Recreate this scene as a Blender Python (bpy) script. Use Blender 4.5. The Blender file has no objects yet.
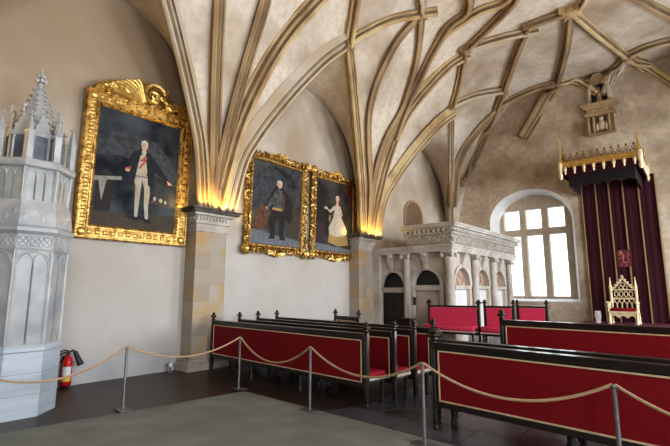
import bpy, math, random
from mathutils import Vector, Matrix
random.seed(7)
C = bpy.context.scene.collection
PI = math.pi

# ------------------------------------------------------------------ materials
def mat(name, c1, c2=None, rough=.6, scale=6., metal=0., bump=0., detail=4., c3=None, s3=.6, spec=.5, coat=0., stops=(.35, .65), stretch=(1, 1, 1), bscale=None):
    m = bpy.data.materials.new(name); m.use_nodes = True
    nt = m.node_tree; b = nt.nodes['Principled BSDF']
    b.inputs['Roughness'].default_value = rough; b.inputs['Metallic'].default_value = metal
    b.inputs['Specular IOR Level'].default_value = spec
    b.inputs['Coat Weight'].default_value = coat
    b.inputs['Base Color'].default_value = (*c1, 1)
    tc = nt.nodes.new('ShaderNodeTexCoord'); mp = nt.nodes.new('ShaderNodeMapping')
    mp.inputs['Scale'].default_value = stretch
    nt.links.new(tc.outputs['Object'], mp.inputs[0])
    if c2:
        n = nt.nodes.new('ShaderNodeTexNoise'); n.inputs['Scale'].default_value = scale; n.inputs['Detail'].default_value = detail
        nt.links.new(mp.outputs[0], n.inputs[0])
        r = nt.nodes.new('ShaderNodeValToRGB')
        r.color_ramp.elements[0].position = stops[0]; r.color_ramp.elements[0].color = (*c1, 1)
        r.color_ramp.elements[1].position = stops[1]; r.color_ramp.elements[1].color = (*c2, 1)
        nt.links.new(n.outputs[0], r.inputs[0]); out = r.outputs[0]
        if c3:
            n2 = nt.nodes.new('ShaderNodeTexNoise'); n2.inputs['Scale'].default_value = s3; n2.inputs['Detail'].default_value = 5
            nt.links.new(mp.outputs[0], n2.inputs[0])
            r2 = nt.nodes.new('ShaderNodeValToRGB'); r2.color_ramp.elements[0].position = .42; r2.color_ramp.elements[1].position = .68
            nt.links.new(n2.outputs[0], r2.inputs[0])
            mx = nt.nodes.new('ShaderNodeMix'); mx.data_type = 'RGBA'
            nt.links.new(r2.outputs[0], mx.inputs[0]); nt.links.new(out, mx.inputs[6]); mx.inputs[7].default_value = (*c3, 1)
            out = mx.outputs[2]
        nt.links.new(out, b.inputs['Base Color'])
    if bump:
        nb = nt.nodes.new('ShaderNodeTexNoise'); nb.inputs['Scale'].default_value = bscale or scale * 3; nb.inputs['Detail'].default_value = 5
        nt.links.new(mp.outputs[0], nb.inputs[0])
        bp = nt.nodes.new('ShaderNodeBump'); bp.inputs['Strength'].default_value = bump; bp.inputs['Distance'].default_value = .03
        nt.links.new(nb.outputs[0], bp.inputs['Height']); nt.links.new(bp.outputs[0], b.inputs['Normal'])
    return m

def brick_mat(name, c1, c2, c3, mortar, w, h, rough=.8, bump=.3, plane='yz', msize=.008, spotscale=1.2):
    m = mat(name, c1, None, rough=rough); nt = m.node_tree; b = nt.nodes['Principled BSDF']
    tc = nt.nodes.new('ShaderNodeTexCoord'); sp = nt.nodes.new('ShaderNodeSeparateXYZ'); cb = nt.nodes.new('ShaderNodeCombineXYZ')
    nt.links.new(tc.outputs['Object'], sp.inputs[0])
    if plane == 'yz':
        ad = nt.nodes.new('ShaderNodeMath'); ad.operation = 'ADD'
        nt.links.new(sp.outputs[0], ad.inputs[0]); nt.links.new(sp.outputs[1], ad.inputs[1])
        nt.links.new(ad.outputs[0], cb.inputs[0]); nt.links.new(sp.outputs[2], cb.inputs[1])
    else:
        nt.links.new(sp.outputs[0], cb.inputs[0]); nt.links.new(sp.outputs[1], cb.inputs[1])
    br = nt.nodes.new('ShaderNodeTexBrick'); br.inputs['Scale'].default_value = 1
    br.inputs['Brick Width'].default_value = w; br.inputs['Row Height'].default_value = h
    br.inputs['Mortar Size'].default_value = msize; br.inputs['Mortar Smooth'].default_value = .3
    br.inputs['Color1'].default_value = (*c1, 1); br.inputs['Color2'].default_value = (*c2, 1); br.inputs['Mortar'].default_value = (*mortar, 1)
    nt.links.new(cb.outputs[0], br.inputs[0])
    n = nt.nodes.new('ShaderNodeTexNoise'); n.inputs['Scale'].default_value = spotscale; n.inputs['Detail'].default_value = 6
    nt.links.new(tc.outputs['Object'], n.inputs[0])
    r = nt.nodes.new('ShaderNodeValToRGB'); r.color_ramp.elements[0].position = .48; r.color_ramp.elements[1].position = .66
    nt.links.new(n.outputs[0], r.inputs[0])
    mx = nt.nodes.new('ShaderNodeMix'); mx.data_type = 'RGBA'
    nt.links.new(r.outputs[0], mx.inputs[0]); nt.links.new(br.outputs[0], mx.inputs[6]); mx.inputs[7].default_value = (*c3, 1)
    nt.links.new(mx.outputs[2], b.inputs['Base Color'])
    bp = nt.nodes.new('ShaderNodeBump'); bp.inputs['Strength'].default_value = bump; bp.inputs['Distance'].default_value = .02; bp.invert = True
    nt.links.new(br.outputs['Fac'], bp.inputs['Height']); nt.links.new(bp.outputs[0], b.inputs['Normal'])
    return m

M = {}
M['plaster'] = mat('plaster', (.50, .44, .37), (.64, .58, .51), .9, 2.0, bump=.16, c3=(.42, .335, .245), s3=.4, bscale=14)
M['plaster_back'] = mat('plaster_back', (.47, .385, .295), (.62, .525, .42), .9, 6.5, bump=.25, c3=(.34, .26, .18), s3=.8, detail=8., stops=(.30, .60), bscale=14)
M['vault'] = mat('vault_plaster', (.54, .47, .385), (.66, .59, .51), .9, 6.0, bump=.25, detail=9., stops=(.28, .58), c3=(.36, .275, .195), s3=.55, bscale=18)
M['reveal'] = mat('reveal_white', (.56, .54, .525), (.62, .60, .59), .9, 2)
def height_tone(m, low, high):  # paints pale daylight tone into the lower plaster, browner tone into the upper bay
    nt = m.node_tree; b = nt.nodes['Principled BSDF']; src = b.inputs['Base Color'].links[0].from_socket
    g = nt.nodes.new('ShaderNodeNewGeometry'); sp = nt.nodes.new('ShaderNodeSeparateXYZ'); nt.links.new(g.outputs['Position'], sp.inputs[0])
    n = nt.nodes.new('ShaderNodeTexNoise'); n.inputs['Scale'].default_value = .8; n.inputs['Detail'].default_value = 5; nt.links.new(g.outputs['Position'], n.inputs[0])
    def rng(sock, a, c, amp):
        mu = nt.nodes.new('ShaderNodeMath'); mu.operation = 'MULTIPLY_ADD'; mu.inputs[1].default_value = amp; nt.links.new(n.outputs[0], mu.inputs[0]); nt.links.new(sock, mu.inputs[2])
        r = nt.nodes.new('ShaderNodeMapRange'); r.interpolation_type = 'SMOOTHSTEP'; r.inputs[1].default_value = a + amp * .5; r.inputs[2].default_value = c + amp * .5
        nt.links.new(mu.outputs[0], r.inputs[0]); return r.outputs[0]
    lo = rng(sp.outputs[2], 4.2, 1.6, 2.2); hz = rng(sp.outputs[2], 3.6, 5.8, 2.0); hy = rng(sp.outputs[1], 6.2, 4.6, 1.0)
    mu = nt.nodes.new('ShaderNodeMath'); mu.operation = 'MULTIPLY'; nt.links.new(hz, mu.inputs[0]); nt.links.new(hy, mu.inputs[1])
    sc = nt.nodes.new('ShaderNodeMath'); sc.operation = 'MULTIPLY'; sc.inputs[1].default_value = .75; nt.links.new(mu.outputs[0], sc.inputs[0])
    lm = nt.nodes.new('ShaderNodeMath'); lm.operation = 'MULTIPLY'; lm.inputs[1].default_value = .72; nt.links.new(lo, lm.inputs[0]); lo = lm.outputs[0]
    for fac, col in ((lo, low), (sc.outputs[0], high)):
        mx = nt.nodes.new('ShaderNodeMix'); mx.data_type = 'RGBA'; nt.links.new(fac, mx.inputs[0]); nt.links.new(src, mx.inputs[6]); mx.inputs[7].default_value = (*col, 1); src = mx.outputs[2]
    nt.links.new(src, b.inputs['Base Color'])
height_tone(M['plaster'], (.52, .505, .495), (.36, .27, .18))
M['dado'] = mat('dado_grey_plaster', (.47, .475, .50), (.55, .55, .565), .85, 2.2, bump=.1)
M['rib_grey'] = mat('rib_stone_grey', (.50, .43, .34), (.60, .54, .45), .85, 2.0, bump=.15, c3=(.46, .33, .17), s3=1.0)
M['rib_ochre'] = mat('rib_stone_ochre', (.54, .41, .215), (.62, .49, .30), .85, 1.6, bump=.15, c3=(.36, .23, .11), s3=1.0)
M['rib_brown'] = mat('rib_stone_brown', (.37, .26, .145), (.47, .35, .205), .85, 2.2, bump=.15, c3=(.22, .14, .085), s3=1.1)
M['rib_groove'] = mat('rib_groove_shade', (.17, .12, .075), (.26, .19, .12), .9, 3)  # shade of the moulding hollows put into a darker stone colour
M['frieze'] = mat('frieze_ground', (.25, .22, .19), (.34, .30, .26), .9, 6, bump=.2)  # crevice shade behind the carving put into a darker ground
M['gold_mid'] = mat('aged_gilding', (.26, .14, .035), (.74, .49, .17), .38, 9, metal=.8, bump=.3, stops=(.38, .62))
M['ashlar'] = brick_mat('pilaster_ashlar', (.44, .39, .33), (.355, .305, .25), (.46, .31, .15), (.32, .275, .23), .78, .36, msize=.005, spotscale=2.0)
M['stone'] = mat('carved_stone', (.46, .42, .37), (.56, .52, .47), .85, 5, bump=.2, c3=(.36, .31, .26), s3=2)
M['stone_dark'] = mat('dark_slab_stone', (.075, .06, .05), (.12, .10, .08), .6, 6)
M['tribune'] = mat('tribune_sandstone', (.50, .46, .41), (.60, .56, .51), .85, 4, bump=.2, c3=(.40, .35, .30), s3=1.6)
M['tribune_wall'] = mat('tribune_plaster', (.50, .43, .35), (.57, .50, .42), .9, 3, bump=.1)
M['panel_white'] = mat('tribune_white_panel', (.66, .66, .67), (.74, .74, .75), .8, 3)
M['fresco'] = mat('lunette_fresco', (.42, .25, .17), (.55, .45, .36), .9, 9, stops=(.42, .58), c3=(.20, .11, .09), s3=7)
M['dark_void'] = mat('dark_opening_shade', (.012, .011, .011), (.02, .018, .016), .35, 3)  # near-black sheets, painted shade inside the lunettes and the niche
M['door'] = mat('dark_door_wood', (.025, .015, .010), (.04, .025, .016), .5, 8, stretch=(6, 6, 1))
M['floor'] = brick_mat('floor_dark_boards', (.038, .023, .015), (.052, .031, .021), (.026, .017, .013), (.012, .008, .007), 2.4, .30, rough=.40, bump=.25, plane='xy', msize=.006, spotscale=.9)
M['floor2'] = brick_mat('floor_dark_slabs', (.085, .087, .100), (.120, .122, .135), (.055, .055, .066), (.045, .044, .05), .9, .6, rough=.27, bump=.25, plane='xy', msize=.008, spotscale=.9)  # dark stone, with the bluish window sheen put into its colours
M['mat'] = mat('grey_floor_mat', (.215, .23, .215), (.265, .28, .26), .95, 2.5, bump=.25, c3=(.19, .205, .19), s3=1.3, bscale=160)
M['stove'] = mat('glazed_white_stoneware', (.43, .435, .44), (.53, .53, .53), .30, 5, bump=.05, c3=(.34, .36, .385), s3=2.2, coat=.3)
M['stove_blue'] = mat('bluish_stove_plinth', (.42, .475, .54), (.50, .55, .61), .4, 1.5, bump=.03, stretch=(1, 1, 8))
M['stove_panel'] = mat('stove_panel_grey', (.36, .37, .375), (.46, .465, .465), .3, 5, bump=.05, c3=(.28, .30, .33), s3=2.2, coat=.2)  # darker than the ribs: recess shade put into the panel colour
M['stove_dark'] = mat('stove_line_grey', (.26, .28, .30), (.32, .34, .36), .4, 5)
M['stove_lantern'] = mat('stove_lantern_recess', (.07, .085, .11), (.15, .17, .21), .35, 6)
M['gold'] = mat('gilded_wood', (.55, .33, .08), (.85, .60, .22), .36, 14, metal=.85, bump=.25, stops=(.3, .62))
M['gold_dark'] = mat('dark_gilding', (.20, .11, .03), (.45, .28, .09), .42, 12, metal=.75, bump=.3)
M['gold_pale'] = mat('pale_gilding', (.72, .58, .36), (.86, .74, .52), .45, 12, metal=.35, bump=.2)
M['wood'] = mat('dark_bench_wood', (.015, .0095, .0075), (.030, .019, .015), .38, 9, stretch=(1, 4, 4), coat=.12)
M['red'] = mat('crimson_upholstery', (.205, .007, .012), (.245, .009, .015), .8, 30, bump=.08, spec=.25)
M['red_lit'] = mat('red_seat_cloth_lit', (.62, .050, .115), (.70, .065, .14), .7, 30, bump=.08, spec=.3)  # lighter copy of the seat cloth, window light put into its colour
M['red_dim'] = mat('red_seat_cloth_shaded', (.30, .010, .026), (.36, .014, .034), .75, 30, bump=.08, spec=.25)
M['trim_pale'] = mat('pale_gilt_moulding', (.70, .54, .34), (.82, .67, .46), .45, 20, metal=.2)
M['seat_trim'] = mat('pale_seat_edge', (.55, .47, .38), (.66, .58, .48), .5, 14)
M['steel'] = mat('grey_stanchion_metal', (.24, .245, .26), (.32, .325, .34), .38, 20, metal=.8)
M['steel_base'] = mat('stanchion_base_metal', (.15, .15, .155), (.2, .2, .205), .5, 12, metal=.5)
M['rope'] = mat('beige_cord', (.44, .30, .18), (.58, .42, .27), .8, 60, bump=.5, stretch=(1, 1, 1))
M['ext_red'] = mat('extinguisher_red', (.55, .012, .016), (.62, .018, .02), .3, 3)
M['black'] = mat('black_rubber', (.012, .012, .013), (.022, .022, .023), .5, 8)
M['white'] = mat('white_sticker', (.75, .76, .76), (.82, .82, .82), .5, 4)
M['yellow'] = mat('yellow_sticker', (.75, .55, .05), (.8, .62, .09), .5, 4)
M['cloth'] = mat('dark_crimson_velvet', (.040, .0085, .014), (.058, .013, .021), .85, 2.2, bump=.12, stretch=(1, 1, .25), spec=.2, bscale=7)
M['cloth_black'] = mat('canopy_lining', (.009, .006, .007), (.017, .009, .010), .9, 6)
M['braid'] = mat('gold_braid', (.36, .24, .10), (.50, .35, .17), .5, 40, metal=.35)
M['crest'] = mat('embroidered_red', (.42, .12, .10), (.55, .22, .17), .8, 18, stops=(.4, .6))
M['ivory'] = mat('gilded_ivory_throne', (.72, .58, .33), (.86, .75, .52), .42, 18, metal=.3, bump=.15)
M['glass'] = None
M['hatch'] = mat('brown_lattice', (.13, .065, .05), (.19, .10, .08), .8, 8)
M['podium'] = mat('podium_carpet', (.12, .02, .03), (.15, .03, .04), .9, 10)

def glass_mat():
    m = bpy.data.materials.new('window_glass'); m.use_nodes = True; nt = m.node_tree
    for n in list(nt.nodes): nt.nodes.remove(n)
    o = nt.nodes.new('ShaderNodeOutputMaterial'); t = nt.nodes.new('ShaderNodeBsdfTransparent'); g = nt.nodes.new('ShaderNodeBsdfGlossy')
    t.inputs[0].default_value = (.95, .97, .98, 1); g.inputs['Roughness'].default_value = .05
    tc = nt.nodes.new('ShaderNodeTexCoord'); n = nt.nodes.new('ShaderNodeTexNoise'); n.inputs['Scale'].default_value = 3
    nt.links.new(tc.outputs['Object'], n.inputs[0])
    mul = nt.nodes.new('ShaderNodeMath'); mul.operation = 'MULTIPLY'; mul.inputs[1].default_value = .10
    nt.links.new(n.outputs[0], mul.inputs[0])
    mx = nt.nodes.new('ShaderNodeMixShader')
    nt.links.new(mul.outputs[0], mx.inputs[0]); nt.links.new(t.outputs[0], mx.inputs[1]); nt.links.new(g.outputs[0], mx.inputs[2])
    nt.links.new(mx.outputs[0], o.inputs[0])
    return m
M['glass'] = glass_mat()

# ------------------------------------------------------------------ mesh builder
class MB:
    def __init__(s): s.v = []; s.f = []; s.m = []; s.X = Matrix.Identity(4); s.mi = 0
    def add(s, vs, fs):
        k = len(s.v); s.v += [tuple(s.X @ Vector(p)) for p in vs]
        for f in fs: s.f.append(tuple(k + i for i in f)); s.m.append(s.mi)
        return s
    def box(s, x0, y0, z0, x1, y1, z1):
        return s.add([(x0, y0, z0), (x1, y0, z0), (x1, y1, z0), (x0, y1, z0), (x0, y0, z1), (x1, y0, z1), (x1, y1, z1), (x0, y1, z1)],
                     [(3, 2, 1, 0), (4, 5, 6, 7), (0, 1, 5, 4), (1, 2, 6, 5), (2, 3, 7, 6), (3, 0, 4, 7)])
    def loft(s, loops, cap0=True, cap1=True, closed=True):
        n = len(loops[0]); vs = [p for l in loops for p in l]; fs = []
        for i in range(len(loops) - 1):
            for j in range(n if closed else n - 1):
                a = i * n + j; b = i * n + (j + 1) % n
                fs.append((a, b, b + n, a + n))
        if cap0: fs.append(tuple(range(n))[::-1])
        if cap1: fs.append(tuple((len(loops) - 1) * n + i for i in range(n)))
        return s.add(vs, fs)
    def bbox(s, x0, y0, z0, x1, y1, z1, b=.01):      # box with chamfered vertical edges and top
        def L(i, z): 
            a, c, d, e = x0 + i, x1 - i, y0 + i, y1 - i
            return [(a + b, d, z), (c - b, d, z), (c, d + b, z), (c, e - b, z), (c - b, e, z), (a + b, e, z), (a, e - b, z), (a, d + b, z)]
        return s.loft([L(b * .6, z0), L(0, z0 + b), L(0, z1 - b), L(b * .6, z1)])
    def lathe(s, prof, c=(0, 0, 0), n=16):
        return s.loft([[(c[0] + r * math.cos(2 * PI * k / n), c[1] + r * math.sin(2 * PI * k / n), c[2] + z) for k in range(n)] for r, z in prof])
    def ngon(s, prof, c=(0, 0, 0), n=8, a0=PI / 8):   # prof of (apothem, z)
        q = 1 / math.cos(PI / n)
        return s.loft([[(c[0] + r * q * math.cos(a0 + 2 * PI * k / n), c[1] + r * q * math.sin(a0 + 2 * PI * k / n), c[2] + z) for k in range(n)] for r, z in prof])
    def ell(s, c, r, n=8, m=5):
        if not hasattr(r, '__len__'): r = (r, r, r)
        L = []
        for i in range(m + 1):
            t = -PI / 2 + PI * (.04 + .92 * i / m); cr = math.cos(t)
            L.append([(c[0] + r[0] * cr * math.cos(2 * PI * k / n), c[1] + r[1] * cr * math.sin(2 * PI * k / n), c[2] + r[2] * math.sin(t)) for k in range(n)])
        return s.loft(L)
    def tube(s, pts, r, n=8, closed=False, flat=1.):
        pts = [Vector(p) for p in pts]; N = len(pts); L = []
        prev = None
        for i, p in enumerate(pts):
            if closed: t = pts[(i + 1) % N] - pts[i - 1]
            else: t = pts[min(i + 1, N - 1)] - pts[max(i - 1, 0)]
            t = t.normalized() if t.length > 1e-9 else Vector((0, 0, 1))
            if prev is None:
                a = Vector((0, 0, 1)) if abs(t.z) < .9 else Vector((1, 0, 0))
                prev = (a - t * a.dot(t)).normalized()
            else:
                q = prev - t * prev.dot(t); prev = q.normalized() if q.length > 1e-6 else prev
            bb = t.cross(prev); rr = r[i] if hasattr(r, '__len__') else r
            L.append([tuple(p + prev * rr * flat * math.cos(2 * PI * k / n) + bb * rr * math.sin(2 * PI * k / n)) for k in range(n)])
        if closed: L.append(L[0]); return s.loft(L, False, False)
        return s.loft(L)
    def poly(s, pts): return s.add(pts, [tuple(range(len(pts)))])
    def prism(s, pts, d):                              # planar polygon extruded along vector d
        return s.loft([pts, [tuple(Vector(p) + Vector(d)) for p in pts]])
    def build(s, name, mats, parent=None, loc=None, smooth=40):
        me = bpy.data.meshes.new(name); me.from_pydata(s.v, [], s.f); 
        if not isinstance(mats, (list, tuple)): mats = [mats]
        for m in mats: me.materials.append(m)
        if len(mats) > 1: me.polygons.foreach_set('material_index', s.m)
        import bmesh
        bm = bmesh.new(); bm.from_mesh(me); bmesh.ops.recalc_face_normals(bm, faces=bm.faces); bm.to_mesh(me); bm.free()
        if smooth:
            me.polygons.foreach_set('use_smooth', [True] * len(me.polygons))
            me.set_sharp_from_angle(angle=math.radians(smooth))
        me.update()
        o = bpy.data.objects.new(name, me); C.objects.link(o)
        if parent: o.parent = parent
        if loc: o.location = loc
        return o

def tag(o, label=None, cat=None, group=None, kind=None):
    if label: o['label'] = label
    if cat: o['category'] = cat
    if group: o['group'] = group
    if kind: o['kind'] = kind
    return o
def thing(name, label, cat, loc=(0, 0, 0), rz=0, group=None, kind=None):
    o = bpy.data.objects.new(name, None); C.objects.link(o); o.location = loc; o.rotation_euler = (0, 0, rz); o.empty_display_size = .2
    return tag(o, label, cat, group, kind)
def struct(o, label=None): return tag(o, label, kind='structure')
def dup(root, loc, label=None, rz=None):
    r = root.copy(); C.objects.link(r); r.location = loc
    if rz is not None: r.rotation_euler = (0, 0, rz)
    if label: r['label'] = label
    for ch in list(root.children):
        c = ch.copy(); C.objects.link(c); c.parent = r
        for g in list(ch.children):
            d = g.copy(); C.objects.link(d); d.parent = c
    return r

# ------------------------------------------------------------------ the survey of the hall (camera station, used to read heights of vault ribs)
EYE = Vector((0, 0, 1.65)); PITCH = math.radians(8.9); YAW = math.radians(39.7); FPX = 440.
hh = Vector((-math.sin(YAW), math.cos(YAW), 0)); RR = Vector((math.cos(YAW), math.sin(YAW), 0)); ZZ = Vector((0, 0, 1))
FF = hh * math.cos(PITCH) + ZZ * math.sin(PITCH); UU = -hh * math.sin(PITCH) + ZZ * math.cos(PITCH)
def sight(px, py): return FF + RR * ((px - 335) / FPX) - UU * ((py - 223) / FPX)

XL, XR, YB, YF, XC = -8.9, 4.6, 18.7, -6.15, -2.15
PY = [-6.15, -.15, 5.85, 11.85, 18.7]

def lerp_table(T, x):
    if x <= T[0][0]: return T[0][1]
    for i in range(len(T) - 1):
        if x <= T[i + 1][0]:
            t = (x - T[i][0]) / (T[i + 1][0] - T[i][0])
            # smooth via finite-difference hermite
            def sl(k):
                k0 = max(k - 1, 0); k1 = min(k + 1, len(T) - 1)
                return (T[k1][1] - T[k0][1]) / (T[k1][0] - T[k0][0])
            h = T[i + 1][0] - T[i][0]; m0 = sl(i) * h; m1 = sl(i + 1) * h
            return (2*t**3-3*t*t+1)*T[i][1] + (t**3-2*t*t+t)*m0 + (-2*t**3+3*t*t)*T[i+1][1] + (t**3-t*t)*m1
    return T[-1][1]
ZM = [(0, 3.45), (.12, 3.75), (.22, 4.15), (.3, 4.6), (.47, 5.35), (.65, 5.95), (.84, 6.55), (1.04, 7.08), (1.38, 7.88), (1.7, 8.45), (2.13, 8.88), (2.65, 9.35), (3.2, 9.68), (4.5, 9.88), (6.45, 9.95)]
WL = [(0, 3.45), (.1, 5.2), (.22, 6.1), (.6, 6.8), (1.23, 7.35), (2.0, 7.75), (3.0, 7.92), (3.5, 7.92)]
def bay(y):
    for i in range(len(PY) - 1):
        if y <= PY[i + 1] or i == len(PY) - 2:
            half = (PY[i + 1] - PY[i]) / 2
            v = min(max(y - PY[i], 0), max(PY[i + 1] - y, 0)); return v * 3 / half
def vault_z(x, y):
    s = min(x + 8.6, (XC * 2 - x) + 8.6)
    v = bay(y); sg = .567 * v
    if s >= sg or v < 1e-4: return lerp_table(ZM, s)
    w = lerp_table(WL, v); g = lerp_table(ZM, sg)
    k = (s + .3) / (sg + .3)
    return w + (g - w) * max(k, 0) ** 1.15
def cast(px, py):
    d = sight(px, py); t = 4.
    while t < 60:
        p = EYE + d * t
        if p.y > YB - .02:
            return EYE + d * ((YB - .02 - EYE.y) / d.y)
        if p.x < XL: return EYE + d * ((XL - EYE.x) / d.x)
        if p.z > 3.4 and p.z > vault_z(p.x, p.y): return p
        t += .02
    return EYE + d * 20

# ------------------------------------------------------------------ shell
def arch_wall(mb, P, u0, u1, w0, w1, ops, depth, inner=None, n=16, rev=None):
    """wall face in (u,w) with arched openings (uc, hw, sill, spring, rise); reveals of given depth"""
    u = u0
    for uc, hw, sill, spr, rise in sorted(ops):
        mb.mi = 0
        mb.poly([P(u, w0, 0), P(uc - hw, w0, 0), P(uc - hw, w1, 0), P(u, w1, 0)])
        if sill > w0: mb.poly([P(uc - hw, w0, 0), P(uc + hw, w0, 0), P(uc + hw, sill, 0), P(uc - hw, sill, 0)])
        arc = [(uc - hw * math.cos(PI * k / n), spr + rise * math.sin(PI * k / n)) for k in range(n + 1)]
        for k in range(n):
            a, b = arc[k], arc[k + 1]
            mb.poly([P(a[0], a[1], 0), P(b[0], b[1], 0), P(b[0], w1, 0), P(a[0], w1, 0)])
        loop = [(uc - hw, sill)] + arc + [(uc + hw, sill)]
        fi = inner if inner else (lambda q, c: q)
        il = [fi(q, (uc, spr)) for q in loop]
        if rev is not None: mb.mi = rev
        for k in range(len(loop)):
            a, b = loop[k], loop[(k + 1) % len(loop)]; c, d = il[(k + 1) % len(loop)], il[k]
            mb.poly([P(a[0], a[1], 0), P(b[0], b[1], 0), P(c[0], c[1], depth), P(d[0], d[1], depth)])
        u = uc + hw
    mb.mi = 0
    mb.poly([P(u, w0, 0), P(u1, w0, 0), P(u1, w1, 0), P(u, w1, 0)])

# floor
m = MB(); m.box(XL - .3, YF - .3, -.2, XR + .3, YB + 1.2, 0)
struct(m.build('floor', M['floor'], smooth=0), 'dark brown polished floor of the hall')
# stone-paved part of the floor to the right
m = MB(); m.prism([(-4.9, 3.0, 0), (XR, 3.0, 0), (XR, 10.85, 0), (-6.6, 10.85, 0), (-6.6, 9.2, 0), (-4.2, 8.0, 0), (-4.0, 5.6, 0)], (0, 0, .004))
struct(m.build('floor_paving', M['floor2'], smooth=0), 'dark grey stone paving between the benches')
# left wall + dado
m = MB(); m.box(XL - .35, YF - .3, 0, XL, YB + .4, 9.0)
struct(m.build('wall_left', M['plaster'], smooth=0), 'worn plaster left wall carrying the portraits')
m = MB()
for y0, y1 in ((YF, -.75), (.4, 5.3), (6.4, 11.3)):
    m.loft([[(XL, y0, 0), (XL + .025, y0, 0), (XL + .025, y0, .40), (XL, y0, .42)], [(XL, y1, 0), (XL + .025, y1, 0), (XL + .025, y1, .40), (XL, y1, .42)]])
struct(m.build('baseboard_left', M['dado'], smooth=0), 'grey plaster skirting band on the left wall')
# back wall with two deep windows
def PB(u, w, d): return (u, YB + d, w)
WX, WW = -5.22, 1.62          # window centre and half width
def splay(q, c): return (c[0] + (q[0] - c[0]) * .865, 1.40 if q[1] < 1.6 else q[1] - (.02 + max(0, q[1] - 4.5) * .12))
m = MB(); arch_wall(m, PB, XL - .3, XR + .3, 0, 10.4, [(WX, WW, 1.28, 4.55, 1.28)], .72, splay, 20, rev=1)
m.mi = 0
struct(m.build('wall_back', [M['plaster_back'], M['reveal']], smooth=0), 'tan plaster end wall behind the throne')
# right wall (window side) and front wall
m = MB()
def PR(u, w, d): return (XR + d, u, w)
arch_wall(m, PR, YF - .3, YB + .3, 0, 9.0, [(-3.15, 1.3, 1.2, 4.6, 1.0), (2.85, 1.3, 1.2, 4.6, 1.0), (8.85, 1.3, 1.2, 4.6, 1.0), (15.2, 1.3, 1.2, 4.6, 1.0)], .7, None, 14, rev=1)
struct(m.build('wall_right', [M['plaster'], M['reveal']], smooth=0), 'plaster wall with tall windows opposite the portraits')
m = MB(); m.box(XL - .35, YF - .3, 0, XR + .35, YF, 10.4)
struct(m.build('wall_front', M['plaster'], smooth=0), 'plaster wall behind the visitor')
# vault
m = MB(); ys = []
for i in range(len(PY) - 1):
    a, b = PY[i], PY[i + 1]; half = (b - a) / 2; N = 20
    ys += [a + half * (k / N) ** 1.7 for k in range(N)] + [b - half * ((N - k) / N) ** 1.7 for k in range(N)]
ys.append(PY[-1] + .02)
S = [-.3 + 7.05 - .3 - (6.45 + .3) * 0 if False else None for _ in range(0)]
ss = [-.34] + [-.3 + 6.75 * (k / 46) ** 1.7 for k in range(47)]
xs = [-8.6 + s for s in ss]; xs = xs + [2 * XC - x for x in xs[::-1][1:]]
nx = len(xs); vs = []
for y in ys:
    for x in xs: vs.append((x, y, vault_z(x, min(y, YB))))
fs = [(j * nx + i, j * nx + i + 1, (j + 1) * nx + i + 1, (j + 1) * nx + i) for j in range(len(ys) - 1) for i in range(nx - 1)]
m.add(vs, fs)
vo = m.build('ceiling', M['vault'], smooth=50); struct(vo, 'plastered late gothic net vault')

# ------------------------------------------------------------------ pilasters
trim_n = [0]
def tn():
    trim_n[0] += 1; return 'trim_%d' % trim_n[0]
def pilaster(yc, label, side=1):
    t = thing(tn(), label, None, (XL if side > 0 else XR, yc, 0), 0 if side > 0 else PI, kind='structure')
    m = MB(); m.box(-.05, -.40, 0, .40, .40, 3.0); m.build('pilaster_shaft', M['ashlar'], t, smooth=0)
    m = MB(); 
    for a, z0, z1 in ((.14, 0, .16), (.10, .16, .24), (.05, .24, .30)):
        m.bbox(-.05, -.40 - a, z0, .40 + a, .40 + a, z1, .015)
    m.build('pilaster_base', M['stone'], t, smooth=0)
    m = MB()
    for a, z0, z1 in ((.03, 2.98, 3.04), (.01, 3.04, 3.16), (.06, 3.16, 3.22), (.05, 3.22, 3.34), (.13, 3.34, 3.40)):
        m.bbox(-.05, -.40 - a, z0, .40 + a, .40 + a, z1, .008)
    k = -.42
    while k < .43:                                  # leaf carving on the necking
        m.ell((.46, k, 3.28), (.03, .032, .05), 6, 4); k += .085
    for s in (-1, 1):
        for q in (.08, .18, .28, .38): m.ell((q, s * .46, 3.28), (.035, .03, .05), 6, 4)
    m.build('pilaster_capital', M['stone'], t, smooth=0)
    m = MB(); m.bbox(-.05, -.62, 3.40, .62, .62, 3.455, .012); m.box(-.05, -.66, 3.455, .66, .66, 3.49); m.build('abacus_slab', M['stone_dark'], t, smooth=0)
    return t
pilaster(5.85, 'ashlar pilaster with dark slab, between the large single portrait and the portrait pair')
pilaster(11.85, 'ashlar pilaster with dark slab, right of the portrait pair')
pilaster(-.15, 'ashlar pilaster on the left wall near the visitor')
for y in (-.15, 5.85, 11.85): pilaster(y, 'ashlar pilaster of the window wall', -1)

# ------------------------------------------------------------------ vault ribs
HALF = [(.19, .30), (.19, -.02), (.155, -.04), (.115, -.03), (.10, -.07), (.125, -.12), (.115, -.15), (.07, -.135), (.05, -.16), (.055, -.22), (.035, -.255)]
PROF = [(-a, b) for a, b in HALF] + HALF[::-1]
GROOVE = {2, 3, 7, 8, len(HALF) + 1, len(HALF) + 2, len(HALF) + 6, len(HALF) + 7}
def resample(pts, n):
    pts = [Vector(p) for p in pts]; out = []
    N = len(pts)
    def cr(i, t):
        p0, p1, p2, p3 = pts[max(i - 1, 0)], pts[i], pts[min(i + 1, N - 1)], pts[min(i + 2, N - 1)]
        return .5 * ((2 * p1) + (p2 - p0) * t + (2 * p0 - 5 * p1 + 4 * p2 - p3) * t * t + (-p0 + 3 * p1 - 3 * p2 + p3) * t ** 3)
    for i in range(N - 1):
        for k in range(n): out.append(cr(i, k / n))
    out.append(pts[-1]); return out
RIBS = []
VR = 'moulded sandstone rib of the upper net vault'
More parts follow.
